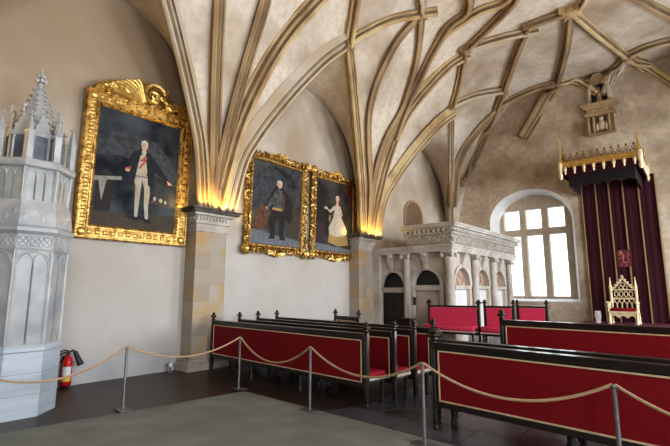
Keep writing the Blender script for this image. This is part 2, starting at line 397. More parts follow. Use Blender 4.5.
def rib(pts, material, label, up=None, scale=1., n=4, wallbias=None, web=1., keep=True):
    if keep: RIBS.append(([Vector(p) for p in pts], material, label, scale, wallbias, web))
    scale *= 1.22 if label == VR else 1.12
    pts = resample(pts, n); L = []; N = len(pts); prevB = None
    for i, p in enumerate(pts):
        T = (pts[min(i + 1, N - 1)] - pts[max(i - 1, 0)]).normalized()
        e = Vector((p.x - XC, 0, 0)); e = Vector((-1 if p.x < XC else 1, 0, 0))
        ref = Vector((0, 0, 1)) * (1 - abs(T.z)) + (wallbias or e) * abs(T.z)
        if wallbias is None and p.y > YB - .45: ref = ref.lerp(Vector((0, 1, 0)), min(1, (p.y - YB + .45) / .35))
        Nn = (ref - T * ref.dot(T)).normalized(); B = T.cross(Nn)
        if prevB is not None and B.dot(prevB) < 0: B = -B
        prevB = B
        L.append([tuple(p + B * (a * scale) + Nn * ((b * web if b > .1 else b) * scale + .06)) for a, b in PROF])
    m = MB(); m.loft(L); n = len(PROF); m.m = [(1 if (k < n * (len(L) - 1) and (k % n in GROOVE)) else 0) for k in range(len(m.f))]
    return struct(m.build(tn(), [M[material], M['rib_groove']], smooth=22), label)
GD = [(.34, 3.47), (.42, 3.75), (.55, 4.4), (.7, 4.92), (.95, 5.4), (1.27, 5.92), (1.67, 6.5), (2.12, 7.1), (2.78, 7.88), (3.43, 8.46)]
GM = [(.22, 3.47), (.30, 4.05), (.44, 4.75), (.69, 5.75), (.95, 6.55), (1.31, 7.38), (1.76, 8.08), (2.35, 8.76), (2.94, 9.32), (3.54, 9.66)]
def spring(P, Q, table, L0):
    """rib springing from pilaster P towards plan point Q"""
    P = Vector((P[0], P[1], 0)); Q = Vector((Q[0], Q[1], 0)); D = (Q - P); k = D.length / L0; u = D.normalized()
    return [tuple(P + u * (d * k) + Vector((0, 0, z))) for d, z in table]
def bow(pts, amt):
    a = Vector(pts[0]); b = Vector(pts[-1]); d = (b - a); side = Vector((-d.y, d.x, 0)).normalized(); N = len(pts) - 1
    out = []
    zs = a.z; zr = b.z - a.z
    for i, p in enumerate(pts):
        t = (p[2] - zs) / zr
        out.append(tuple(Vector(p) + side * amt * math.sin(PI * min(max(t, 0), 1)) ** 1.2))
    return out
mats3 = ['rib_ochre', 'rib_grey', 'rib_brown']
RL = 'moulded sandstone vault rib rising from the %s'
names = {-.15: 'pilaster nearest the visitor', 5.85: 'first pilaster', 11.85: 'second pilaster', 18.7: 'corner by the window'}
LEAF_L = [(369, 190), (367, 150), (367, 118), (371, 96), (379, 73), (396, 40), (419, 14)]
LEAF_R = [(372, 182), (378, 156), (387, 133), (400, 110), (409, 83), (415, 60), (418, 38), (420, 13)]
def leaf(path):
    q = [Vector((-8.42, 11.78, 3.47))] + [cast(*p) for p in path]
    return q
leafs = [leaf(LEAF_L), leaf(LEAF_R)]
def from_p1(path): return [Vector((-8.42, 5.85, 3.47))] + [cast(*p) for p in path]
P1_R2 = from_p1([(212.5, 180), (212.5, 150), (213, 110), (214.5, 60), (217, 0), (219, -30)]) + [Vector((-5.4, 4.35, 9.68))]
P1_R3 = from_p1([(217, 178), (222, 150), (232, 108), (246, 58), (263, 0), (272, -28)]) + [Vector((-4.3, 6.3, 9.85))]
P1_R4 = from_p1([(221, 185), (228, 158), (236, 131), (250, 97), (269, 61), (292, 28), (317, 0), (331, -17)]) + [Vector((-5.35, 7.4, 9.68))]
for i, yp in enumerate(PY[1:], 1):
    P = (-8.6, yp)
    lab = RL % names[yp]
    def wb(q): return -(Vector((q[0] - P[0], q[1] - P[1], 0)).normalized())
    if i + 1 < len(PY):
        half = (PY[i + 1] - yp) / 2
        q = (-6.9, yp + half) if half < 3.2 else (-6.75, yp + half)
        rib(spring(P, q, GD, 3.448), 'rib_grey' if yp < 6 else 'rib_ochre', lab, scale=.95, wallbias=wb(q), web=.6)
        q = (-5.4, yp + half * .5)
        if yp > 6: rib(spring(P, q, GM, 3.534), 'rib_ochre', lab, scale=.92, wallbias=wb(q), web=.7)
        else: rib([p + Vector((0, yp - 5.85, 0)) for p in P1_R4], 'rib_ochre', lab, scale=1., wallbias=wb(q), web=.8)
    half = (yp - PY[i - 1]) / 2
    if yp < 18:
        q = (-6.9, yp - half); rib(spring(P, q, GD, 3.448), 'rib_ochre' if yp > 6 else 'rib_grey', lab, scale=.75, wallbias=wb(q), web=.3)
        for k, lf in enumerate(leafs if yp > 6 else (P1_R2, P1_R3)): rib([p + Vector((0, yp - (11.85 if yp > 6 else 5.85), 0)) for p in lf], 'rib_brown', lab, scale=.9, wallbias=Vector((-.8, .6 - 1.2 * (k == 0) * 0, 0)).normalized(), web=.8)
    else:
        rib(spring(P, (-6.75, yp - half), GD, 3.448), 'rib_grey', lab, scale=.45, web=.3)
VR = 'moulded sandstone rib of the upper net vault'
upper = [
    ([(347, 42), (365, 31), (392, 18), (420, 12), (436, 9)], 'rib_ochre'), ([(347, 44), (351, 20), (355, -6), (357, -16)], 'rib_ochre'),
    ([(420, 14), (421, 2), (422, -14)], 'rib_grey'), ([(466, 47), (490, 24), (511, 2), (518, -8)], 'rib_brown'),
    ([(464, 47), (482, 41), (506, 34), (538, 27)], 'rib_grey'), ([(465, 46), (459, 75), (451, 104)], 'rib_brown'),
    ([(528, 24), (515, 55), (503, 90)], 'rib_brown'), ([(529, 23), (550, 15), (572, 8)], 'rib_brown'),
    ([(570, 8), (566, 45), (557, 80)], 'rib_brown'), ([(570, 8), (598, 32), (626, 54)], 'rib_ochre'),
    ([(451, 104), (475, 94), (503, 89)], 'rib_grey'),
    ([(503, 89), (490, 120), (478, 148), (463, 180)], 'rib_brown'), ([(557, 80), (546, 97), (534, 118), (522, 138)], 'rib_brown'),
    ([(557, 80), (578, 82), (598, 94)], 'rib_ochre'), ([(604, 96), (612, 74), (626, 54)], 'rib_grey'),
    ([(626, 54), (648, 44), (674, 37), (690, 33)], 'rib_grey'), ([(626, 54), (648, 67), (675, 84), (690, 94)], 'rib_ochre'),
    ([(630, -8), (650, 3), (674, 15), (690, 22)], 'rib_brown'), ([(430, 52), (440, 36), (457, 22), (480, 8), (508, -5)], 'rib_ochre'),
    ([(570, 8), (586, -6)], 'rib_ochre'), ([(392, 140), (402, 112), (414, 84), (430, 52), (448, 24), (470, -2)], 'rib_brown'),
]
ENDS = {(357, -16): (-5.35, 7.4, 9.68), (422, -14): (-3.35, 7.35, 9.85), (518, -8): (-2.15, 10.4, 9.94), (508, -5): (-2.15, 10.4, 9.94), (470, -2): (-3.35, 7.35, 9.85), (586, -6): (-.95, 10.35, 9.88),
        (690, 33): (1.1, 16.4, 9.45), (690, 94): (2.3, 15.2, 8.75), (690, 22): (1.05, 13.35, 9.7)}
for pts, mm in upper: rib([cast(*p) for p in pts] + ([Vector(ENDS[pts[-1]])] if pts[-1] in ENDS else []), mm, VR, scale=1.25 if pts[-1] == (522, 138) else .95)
# wall rib (formeret) of the end wall
rib([cast(*p) for p in ((451, 207), (453, 178), (459, 156), (470, 138), (486, 119), (503, 104), (520, 93), (538, 85), (557, 81))], 'rib_brown', 'wall rib arching from the corner over the window', wallbias=Vector((-.3, 1, .2)).normalized(), scale=1.1)
# the net repeats bay by bay and across the ridge
def seen(p):
    d = Vector(p) - EYE; w = d.dot(FF)
    if w < .1: return False
    return -4 < 335 + FPX * d.dot(RR) / w < 674 and -8 < 223 - FPX * d.dot(UU) / w < 450
base = list(RIBS)
for pts, mt, lb, sc0, wbz, wb_ in base:
    for mir in (False, True):
        for dy in ((0,) if mir and lb != VR else (0, -6, -12) if mir else (-6, -12)):
            if lb != VR and not mir: continue
            q = [Vector(((2 * XC - p.x) if mir else p.x, p.y + dy, p.z)) for p in pts]
            if dy and (max(p.y for p in q) > 12.2 or max(p.y for p in pts) > 18.0): continue
            if min(p.y for p in q) < YF or any(seen(p) for p in resample(q, 4)): continue
            w2 = Vector((-wbz.x, wbz.y, 0)) if (wbz and mir) else wbz
            rib(q, mt, VR, scale=sc0, wallbias=w2, web=wb_, keep=False)
# keystones at the crossings
for px, py in ((347, 42), (420, 12), (465, 46), (451, 104), (529, 23), (503, 89), (557, 80), (570, 8), (626, 54)):
    p = cast(px, py); m = MB(); big = 1.4 if (px, py) == (570, 8) else .8
    m.ngon([(.12 * big, .1), (.13 * big, -.16), (.10 * big, -.24), (.05 * big, -.28)], (0, 0, 0), 8)
    for k in range(4):
        a = PI / 4 + k * PI / 2; m.prism([(.1 * math.cos(a) + .06 * math.cos(a + 1.57), .1 * math.sin(a) + .06 * math.sin(a + 1.57), -.02), (.1 * math.cos(a) - .06 * math.cos(a + 1.57), .1 * math.sin(a) - .06 * math.sin(a + 1.57), -.02), (.27 * big * math.cos(a), .27 * big * math.sin(a), -.02)], (0, 0, -.22))
    struct(m.build(tn(), M['rib_ochre' if big > 1 else 'rib_brown'], loc=tuple(p), smooth=30), 'carved keystone where vault ribs cross')
# corbel that ends the cut rib on the end wall
for px, py in ((463, 180),):
    p = cast(px, py); m = MB(); m.ngon([(.05, -.34), (.11, -.22), (.14, -.1), (.20, -.04), (.20, .04)], (0, -.08, 0), 6)
    struct(m.build(tn(), M['rib_brown'], loc=tuple(p), smooth=30), 'small stone corbel ending a cut-off rib')
# corner shaft
m = MB(); m.lathe([(.10, 2.0), (.10, 7.4), (.06, 8.2)], (XL + .14, YB - .14, 0), 10)
struct(m.build(tn(), M['rib_grey']), 'slender shaft in the corner left of the window')

# ------------------------------------------------------------------ back window
def window(n, wx, label):
    YI = YB + .72; t = thing('window_%d' % n, label, None, (wx, YI, 1.40), 0, kind='structure')
    hw = WW * .865
    m = MB()
    # stone lattice: jambs, mullions, transoms, tympanum above
    zt, zm0, zm1, zs = 3.70, 2.60, 2.86, .06
    cols = (-hw - .1, -1.23), (-.59, -.33), (.29, .54), (1.17, hw + .1)
    for a, b in cols: m.bbox(a, -.06, 0, b, .14, 3.95, .02)
    m.box(-hw, -.05, 0, hw, .13, zs); m.box(-hw - .05, -.14, -.06, hw + .05, .0, .0)
    m.box(-hw, -.055, zm0, hw, .13, zm1); m.box(-hw, -.055, zt, hw, .13, 4.5)
    m.build('window_frame', M['stone_win'], t, smooth=0)
    for a, b in ((cols[0][1], cols[1][0]), (cols[1][1], cols[2][0]), (cols[2][1], cols[3][0])):
        for z0, z1 in ((zs, zm0), (zm1, zt)):
            m = MB(); m.box(a, .05, z0, b, .056, z1); p = m.build('pane', M['glass'], t, smooth=0)
            m = MB(); w = .022
            m.box(a, .03, z0, a + w, .08, z1); m.box(b - w, .03, z0, b, .08, z1); m.box(a, .03, z0, b, .08, z0 + w); m.box(a, .03, z1 - w, b, .08, z1)
            if z0 == zs:
                for q in (.33, .665): zz = z0 + (z1 - z0) * q; m.box(a, .04, zz - .008, b, .07, zz + .008)
            m.build('glazing_bar', M['bar'], p, smooth=0)
    return t
M['stone_win'] = mat('window_stone', (.42, .345, .26), (.50, .42, .33), .85, 5, bump=.1)
M['bar'] = mat('glazing_bar_grey', (.36, .34, .31), (.42, .40, .37), .6, 9)
window(1, WX, 'stone mullioned window of six panes deep in the end wall')

# greenery outside, seen pale through the glass
M['leaf'] = mat('pale_foliage', (.30, .36, .10), (.55, .58, .30), .9, 3, bump=.4)
m = MB()
for k in range(26): m.ell((-13 + random.uniform(-4.5, 6.5), 33 + random.uniform(-1, 1.5), random.uniform(-3.0, .6)), random.uniform(.7, 1.3), 8, 6)
tag(m.build('garden_bush', M['leaf']), 'pale green bushes outside the window', 'bush', kind='stuff')
m = MB(); m.box(-40, 20.5, -3.2, 30, 60, -3); struct(m.build('ground', mat('outside_ground', (.4, .38, .33), (.5, .48, .42), .9, 2), smooth=0), 'pale ground outside the window')

# ------------------------------------------------------------------ stone tribune in the corner
TY, TX = 12.40, -5.85
tr = thing('stone_tribune', 'carved stone renaissance tribune with arches and columns in the corner by the window', 'tribune', (TX, TY, 0))
FX = -8.55 - TX; RY = 17.85 - TY
m = MB()
arch_wall(m, lambda u, w, d: (u, d, w), FX, 0, 0, 2.9, [(-7.84 - TX, .45, 0, 1.79, .50), (-6.60 - TX, .47, 0, 1.86, .47)], .22)
sc = (13.32, 14.97, 16.62)
arch_wall(m, lambda u, w, d: (-d, u, w), 0, RY, 0, 2.9, [(y - TY, .58, 0, 1.85, .56) for y in sc], .20)
m.poly([(0, RY, 0), (FX, RY, 0), (FX, RY, 2.9), (0, RY, 2.9)])
m.build('arcade_wall', M['tribune_wall'], tr, smooth=0)
for u, hw, spr, rise in ((-7.84 - TX, .45, 1.79, .50), (-6.60 - TX, .47, 1.86, .47)):
    m = MB()
    arc = lambda r: [(u + (hw + r) * math.cos(PI * k / 14), spr + (rise + r) * math.sin(PI * k / 14)) for k in range(15)]
    o_, i_ = arc(.11), arc(-.01)
    m.loft([[(a[0], -.05, a[1]), (a[0], 0, a[1]), (b[0], 0, b[1]), (b[0], -.035, b[1])] for a, b in zip(o_, i_)])
    for s in (-1, 1): m.box(u + s * (hw + .05) - .06, -.05, .0, u + s * (hw + .05) + .06, .0, spr - .07); m.box(u + s * (hw + .05) - .09, -.08, spr - .07, u + s * (hw + .05) + .09, .0, spr)
    m.build('archivolt', M['tribune'], tr)
    m = MB(); m.poly([(u + hw * math.cos(PI * k / 14), .17, spr + rise * math.sin(PI * k / 14)) for k in range(15)]); m.build('lunette_shade_sheet', M['dark_void'], tr)
    m = MB(); m.box(u - hw, .02, spr - .16, u + hw, .2, spr); m.build('lintel', M['tribune'], tr, smooth=0)
    m = MB(); zt = spr + rise
    m.loft([[(u - .11, -.20, 2.86), (u + .11, -.20, 2.86), (u + .11, 0, 2.86), (u - .11, 0, 2.86)], [(u - .10, -.17, 2.7), (u + .10, -.17, 2.7), (u + .10, 0, 2.7), (u - .10, 0, 2.7)], [(u - .07, -.09, 2.5), (u + .07, -.09, 2.5), (u + .07, 0, 2.5), (u - .07, 0, 2.5)], [(u - .05, -.08, zt), (u + .05, -.08, zt), (u + .05, 0, zt), (u - .05, 0, zt)]])
    m.ell((u, -.17, 2.79), (.12, .06, .06), 8, 5); m.build('scroll_keystone', M['tribune'], tr)
m = MB(); u = -7.84 - TX; m.box(u - .45, .12, .0, u + .45, .17, 1.63)
for a in (-.38, .04):
    for z0, z1 in ((.15, .8), (.92, 1.5)): m.box(u + a, .10, z0, u + a + .34, .13, z1)
d = m.build('door', M['door'], tr, smooth=0); m = MB(); m.ell((u + .36, .07, .95), .035, 8, 6); m.build('door_knob', M['gold_dark'], d)
m = MB(); u = -6.60 - TX; m.box(u - .47, .14, 0, u + .47, .2, 1.7); m.box(u - .40, .12, .3, u + .40, .15, 1.6); m.build('infill_panel', M['tribune_wall'], tr, smooth=0)
for y in sc:
    u = y - TY; m = MB(); arc = lambda r: [(u + (.58 + r) * math.cos(PI * k / 14), 1.85 + (.56 + r) * math.sin(PI * k / 14)) for k in range(15)]
    m.loft([[(.05, a[0], a[1]), (0, a[0], a[1]), (0, b[0], b[1]), (.035, b[0], b[1])] for a, b in zip(arc(.11), arc(-.01))]); m.build('archivolt', M['tribune'], tr)
    m = MB(); m.poly([(-.14, u + .58 * math.cos(PI * k / 14), 1.85 + .56 * math.sin(PI * k / 14)) for k in range(15)]); m.build('painted_lunette', M['fresco'], tr)
    m = MB(); m.box(-.2, u - .58, 1.74, .05, u + .58, 1.85); m.build('ledge', M['tribune'], tr, smooth=0)
    m = MB(); m.box(-.2, u - .58, 0, -.12, u + .58, 1.74); m.build('white_panel', M['panel_white'], tr, smooth=0)
    m = MB(); m.loft([[(.20, u - .1, 2.86), (.20, u + .1, 2.86), (0, u + .1, 2.86), (0, u - .1, 2.86)], [(.09, u - .06, 2.55), (.09, u + .06, 2.55), (0, u + .06, 2.55), (0, u - .06, 2.55)], [(.08, u - .05, 2.41), (.08, u + .05, 2.41), (0, u + .05, 2.41), (0, u - .05, 2.41)]]); m.build('scroll_keystone', M['tribune'], tr)
def tcol(x, y, r=.17):
    m = MB(); m.bbox(x - r * 1.45, y - r * 1.45, 0, x + r * 1.45, y + r * 1.45, .45, .01)
    m.lathe([(r * 1.3, .45), (r * 1.4, .50), (r * 1.3, .55), (r * 1.1, .57), (r * 1.2, .61), (r * 1.02, .65), (r, .8), (r * .88, 2.58), (r * .98, 2.60), (r * .98, 2.63), (r * .88, 2.65), (r * .9, 2.70)], (x, y, 0), 16)
    m.box(x - r * 1.25, y - r * 1.25, 2.80, x + r * 1.25, y + r * 1.25, 2.86)
    for s in (-1, 1):
        for q in (-1, 1): m.ell((x + s * r * 1.1, y + q * r * 1.05, 2.74), (.065, .065, .065), 8, 5)
    m.ell((x, y, 2.75), (r * 1.05, r * 1.05, .07), 12, 5)
    m.build('column', M['tribune'], tr)
for x, y in ((-7.24 - TX, -.10), (.06, -.08), (.10, 14.15 - TY), (.10, 15.80 - TY), (.10, 17.47 - TY)): tcol(x, y, .15 if (x, y) == (.06, -.08) else .115)
m = MB(); m.box(FX, -.16, 0, FX + .3, 0, 2.8); m.box(FX, -.20, 2.72, FX + .34, 0, 2.86); m.build('corner_pier', M['tribune'], tr, smooth=0)
# architrave, carved frieze, dentil cornice
m = MB()
for a, z0, z1 in ((.22, 2.86, 2.93), (.25, 2.93, 3.01), (.29, 3.01, 3.06)): m.box(FX, -a, z0, a, RY + a * .4, z1)
m.build('architrave', M['tribune'], tr, smooth=0)
UX = -7.12 - TX
m = MB(); m.box(UX, -.22, 3.06, .22, RY + .1, 3.40); m.build('frieze', M['frieze'], tr, smooth=0)
m = MB(); x = UX + .08; k = 0
def scroll(m, P, c, R, turns, r, dirn=1, a0=0, n=18):
    m.tube([P(c[0] + R * (1 - .8 * k / n) * math.cos(a0 + dirn * turns * 2 * PI * k / n), c[1] + R * (1 - .8 * k / n) * math.sin(a0 + dirn * turns * 2 * PI * k / n)) for k in range(n + 1)], [r * (1 - .5 * k / n) for k in range(n + 1)], 5)
while x < .2:
    scroll(m, lambda u, w: (u, -.225, w), (x + .1, 3.24), .11, 1.3, .022, 1 if k % 2 else -1, k, 10); m.ell((x + .21, -.225, 3.24 + .05 * (-1) ** k), (.04, .02, .06), 6, 4); x += .25; k += 1
y = -.15
while y < RY - .05:
    scroll(m, lambda u, w: (.225, u, w), (y + .1, 3.24), .11, 1.3, .022, 1 if k % 2 else -1, k, 10); m.ell((.225, y + .21, 3.24 + .05 * (-1) ** k), (.02, .04, .06), 6, 4); y += .25; k += 1
tag(m.build('frieze_carving', M['stone'], tr), kind='stuff')
m = MB()
for a, z0, z1 in ((.27, 3.40, 3.44), (.30, 3.53, 3.57), (.40, 3.57, 3.63), (.44, 3.63, 3.68), (.46, 3.68, 3.70)): m.box(UX - (a - .22), -a, z0, a, RY + .1 + (a - .22), z1)
m.box(UX, -.25, 3.44, .25, RY + .12, 3.53)
x = UX - .02
while x < .33: m.box(x, -.36, 3.44, x + .08, -.24, 3.53); x += .16
y = -.40
while y < RY + .15: m.box(.24, y, 3.44, .36, y + .08, 3.53); y += .16
m.build('dentil_cornice', M['tribune'], tr, smooth=0)

# arched lattice hatch high on the left wall
hw_ = .72
h = thing('wall_hatch', 'brown lattice arched hatch high on the wall above the stone tribune', 'hatch', (XL, 15.72, 3.82))
pts = [(.04, -hw_, 0)] + [(.04, -hw_ * math.cos(PI * k / 12), .85 + .66 * math.sin(PI * k / 12)) for k in range(13)] + [(.04, hw_, 0)]
m = MB(); m.prism(pts, (-.05, 0, 0)); m.build('hatch_panel', M['hatch'], h, smooth=0)
m = MB()
for k in range(-6, 7):
    for s in (-1, 1):
        a = [(.05, y_, .72 + s * (y_ - k * .2)) for y_ in [(-.68 + .068 * q) for q in range(21)]]
        a = [p for p in a if 0 < p[2] and (p[2] < .85 or (p[1] / .7) ** 2 + ((p[2] - .85) / .64) ** 2 < 1)]
        if len(a) > 1: m.tube(a, .012, 4)
m.build('lattice', M['rib_brown'], h)
m = MB(); m.tube(pts, .045, 6); m.build('hatch_frame', M['rib_brown'], h)

# ------------------------------------------------------------------ statue niche on the end wall
n = thing('wall_niche', 'carved stone niche on a bracket with small figure above the throne canopy', 'niche', (-2.36, YB, 7.5))
m = MB(); m.box(-.45, -.28, 0, .45, .0, .05); m.box(-.45, -.06, .05, .45, 0, .75)
for x in (-.42, -.25, .25, .42): m.lathe([(.05, .05), (.045, .7)], (x, -.22, 0), 8)
m.build('bracket_arcade', M['stone_brown'] if 'stone_brown' in M else M['rib_brown'], n)
m = MB(); m.ell((0, -.17, .35), (.13, .1, .2), 10, 6); m.ell((0, -.2, .6), .08, 10, 6); m.ell((-.15, -.2, .28), (.06, .06, .16), 8, 5); m.ell((.15, -.2, .28), (.06, .06, .16), 8, 5); m.build('carved_bust', M['rib_grey'], n)
m = MB()
for a, z0, z1 in ((.50, .72, .80), (.46, .80, 1.02), (.54, 1.02, 1.10), (.60, 1.10, 1.18)): m.box(-a, -.32 - (a - .46), z0, a, 0, z1)
for k in range(7): m.ell((-.36 + .12 * k, -.33, .91), (.04, .025, .05), 6, 4)
m.build('bracket_cornice', M['rib_brown'], n, smooth=0)
m = MB()
ga = lambda r, z0=1.18: [(-r * 1.0, 0, z0)] + [(r * (math.cos(PI - t) * 1.0), 0, z0 + .35 + 1.05 * (r / .33) * math.sin(t) ** .9 * .62) for t in [PI * k / 12 for k in range(13)]] + [(r, 0, z0)]
m.tube([(p[0], -.18, p[2]) for p in ga(.33)], .07, 6); m.build('niche_arch', M['rib_grey'], n)
m = MB(); m.poly([(p[0], -.02, p[2]) for p in ga(.33)]); m.build('niche_shade_sheet', M['dark_void'], n)
m = MB(); m.lathe([(.08, 1.18), (.11, 1.3), (.08, 1.6), (.05, 1.72), (.065, 1.8), (.03, 1.9)], (0, -.1, 0), 10); m.build('figure', M['rib_brown'], n)
m = MB(); m.prism([(-.28, -.3, 2.0), (.28, -.3, 2.0), (.12, -.3, 2.38), (-.12, -.3, 2.38)], (0, .3, 0))
for s in (-1, 1): m.prism([(s * .12, -.36, 1.95), (s * .46, -.3, 2.22), (s * .2, -.3, 2.2)], (0, .25, 0))
m.build('canopy_block', M['rib_brown'], n, smooth=0)

# ------------------------------------------------------------------ dais and throne podium
m = MB(); m.prism([(-6.6, 10.9, 0), (2.6, 10.9, 0), (2.6, YB, 0), (-5.35, YB, 0), (-5.35, 11.98, 0), (-6.6, 11.98, 0)], (0, 0, .2))
tag(m.build('dais', M['floor2'], smooth=0), 'low stone dais carrying throne and far benches', 'dais', kind='structure')
pd = MB(); pd.box(-3.7, 16.2, .2, -.4, YB - .03, .4); pd.box(-3.5, 16.6, .4, -.6, YB - .03, .6)
tag(pd.build('throne_podium', M['podium'], smooth=0), 'dark red stepped podium beneath the gilded throne', 'podium')

# ------------------------------------------------------------------ throne canopy
bc = thing('throne_canopy', 'gilded dark crimson canopy projecting from the wall above the throne', 'canopy', (-2.12, YB - .01, 5.18))
x0, x1, yf = -1.28, .95, -2.3
m = MB(); m.box(x0, yf, .66, x1, 0, .72); m.box(x0 + .05, yf + .05, .5, x1 - .05, 0, .66)
m.build('tester_board', M['cloth_black'], bc, smooth=0)
# valance with scalloped lower edge (three sides)
def valance(z0, z1, inset, amp, per):
    m = MB(); path = [(x0 + inset, -.02), (x0 + inset, yf + inset), (x1 - inset, yf + inset), (x1 - inset, -.02)]
    for (ax, ay), (bx, by) in zip(path, path[1:]):
        L = math.hypot(bx - ax, by - ay); N = int(L / .03)
        top = [(ax + (bx - ax) * k / N, ay + (by - ay) * k / N, z1) for k in range(N + 1)]
        bot = [(p[0], p[1], z0 + amp * (1 - abs(math.sin(PI * (L * k / N) / per)))) for k, p in enumerate(top)]
        vs = top + bot; m.add(vs, [(k, k + 1, N + 2 + k, N + 1 + k) for k in range(N)])
    return m
valance(.38, .72, 0, .05, .28).build('valance', M['cloth'], bc)
valance(.02, .50, .16, .07, .34).build('inner_valance', M['cloth_black'], bc)
m = MB()
for zz, rr, ins in ((.74, .035, -.03), (.70, .02, -.015), (.86, .03, -.045)):
    m.tube([(x0 + ins, 0, zz), (x0 + ins, yf + ins, zz)], rr, 6); m.tube([(x0 + ins, yf + ins, zz), (x1 - ins, yf + ins, zz)], rr, 6); m.tube([(x1 - ins, yf + ins, zz), (x1 - ins, 0, zz)], rr, 6)
m.box(x0 - .03, yf - .03, .72, x1 + .03, yf, .86); m.box(x0 - .03, yf, .72, x0, 0, .86); m.box(x1, yf, .72, x1 + .03, 0, .86)
m.build('gilded_cornice', M['gold'], bc, smooth=0)
dm = MB(); dm.lathe([(.012, .72), (.05, .66), (.055, .60), (.03, .54), (.04, .50), (.01, .44)], (0, 0, 0), 8); d0 = dm.build('gilt_drop', M['gold_pale'], bc)
spots = [(x0 + .12 + .285 * k, yf - .04) for k in range(8)]
for k in range(7): spots += [(x1 + .04, yf + .2 + .3 * k), (x0 - .04, yf + .2 + .3 * k)]
for k, (x, y) in enumerate(spots):
    o = d0 if k == 0 else d0.copy()
    if k: C.objects.link(o)
    o.location = (x, y, 0)
# cresting of fleurs
m = MB()
def fleur(m, P, u, w):
    m.tube([P(u, w - .02), P(u, w + .22)], .014, 5); m.tube([P(u - .115, w + .0), P(u, w + .10), P(u + .115, w + .0)], .010, 4); m.tube([P(u - .10, w + .02), P(u - .085, w + .10), P(u - .03, w + .12), P(u, w + .10), P(u + .03, w + .12), P(u + .085, w + .10), P(u + .10, w + .02)], .012, 5)
    m.ell(P(u, w + .26), (.035, .035, .06), 6, 4); m.ell(P(u - .055, w + .17), .026, 6, 4); m.ell(P(u + .055, w + .17), .026, 6, 4)
N = 11
for k in range(N):
    fleur(m, lambda u, w: (u, yf - .01, w), x0 + .11 + (x1 - x0 - .22) * k / (N - 1), .87)
for k in range(9):
    for xx in (x0, x1): fleur(m, lambda u, w: (xx, u, w), yf + .16 + 1.95 * k / 8, .87)
m.build('cresting', M['gold_dark'], bc)
for x, y in ((x0, yf), (x1, yf), (x1, -.12)):
    m = MB(); m.lathe([(.05, .9), (.055, .98), (.035, 1.02), (.04, 1.2), (.022, 1.24), (.03, 1.3), (.012, 1.62), (.03, 1.66), (.004, 1.76)] if y == yf else [(.05, .9), (.035, 1.0), (.03, 1.25), (.05, 1.3), (.01, 1.45)], (x, y, 0), 8); m.build('corner_pinnacle', M['gold'], bc)
    m = MB(); m.lathe([(.03, .3), (.07, .42), (.045, .5), (.07, .6), (.08, .75), (.06, .9)], (x + (.03 if x > 0 else -.03), y - .02, 0), 10); m.build('gilt_boss', M['gold_pale'], bc)

# hanging cloth of honour behind the throne
hg = thing('throne_hanging', 'dark crimson wall hanging with vertical gold braid behind the throne', 'hanging', (-2.1, YB - .1, .6))
m = MB(); N = 90; X0, X1, HT = -1.13, 1.15, 5.15
vs = []
for k in range(N + 1):
    x = X0 + (X1 - X0) * k / N; yy = .008 * math.sin(k * .85) + .005 * math.sin(k * 1.9 + 1)
    vs += [(x, yy, 0), (x, yy * .6, HT)]
m.add(vs, [(2 * k, 2 * k + 2, 2 * k + 3, 2 * k + 1) for k in range(N)]); m.build('velvet_drop', M['cloth'], hg, smooth=80)
for q in (0, .2, .385, .575, .78, 1.):
    m = MB(); x = X0 + (X1 - X0) * q; m.box(x - .022, -.05, 0, x + .022, -.035, HT); m.build('gold_braid_strip', M['braid'], hg, smooth=0)
# embroidered lion crest
m = MB(); m.poly([(-.22, .003, 0.04), (-.16, .003, -.03), (.16, .003, -.03), (.22, .003, .04), (.23, .003, .52), (.15, .003, .58), (-.15, .003, .58), (-.23, .003, .52)]); m.build('embroidered_crest', mat('crest_ground', (.10, .014, .02), (.16, .03, .035), .85, 20), hg, loc=(.02, -.075, 1.95), smooth=0); E_ = bpy.data.objects[[o.name for o in hg.children if o.name.startswith('embroidered_crest')][0]]; E_['label'] = 'pinkish red embroidered heraldic lion panel'
m = MB(); m.X = Matrix.Translation((0, -.004, 0)) @ Matrix.Scale(.15, 4, (0, 1, 0))
m.tube([(-.02, -.004, .12), (-.03, -.004, .25), (.0, -.004, .36), (-.05, -.004, .46)], [.05, .055, .065, .05], 8, flat=.3)
m.ell((-.085, -.004, .47), (.055, .012, .05), 8, 5)
for a in ([(-.01, .36), (-.10, .36), (-.15, .42)], [(-.01, .32), (-.11, .27), (-.16, .30)], [(-.02, .14), (-.08, .09), (-.07, .02), (-.12, .01)], [(0, .13), (.07, .08), (.04, .0), (.0, .0)], [(.02, .13), (.12, .14), (.14, .24), (.09, .32), (.15, .42), (.19, .38)], [(.15, .42), (.12, .48)]):
    m.tube([(x, -.004, z) for x, z in a], .022, 6, flat=.4)
for x in (-.13, -.09, -.05): m.tube([(x, -.004, .52), (x, -.004, .56)], .012, 5)
m.build('lion_embroidery', M['crest'], E_)

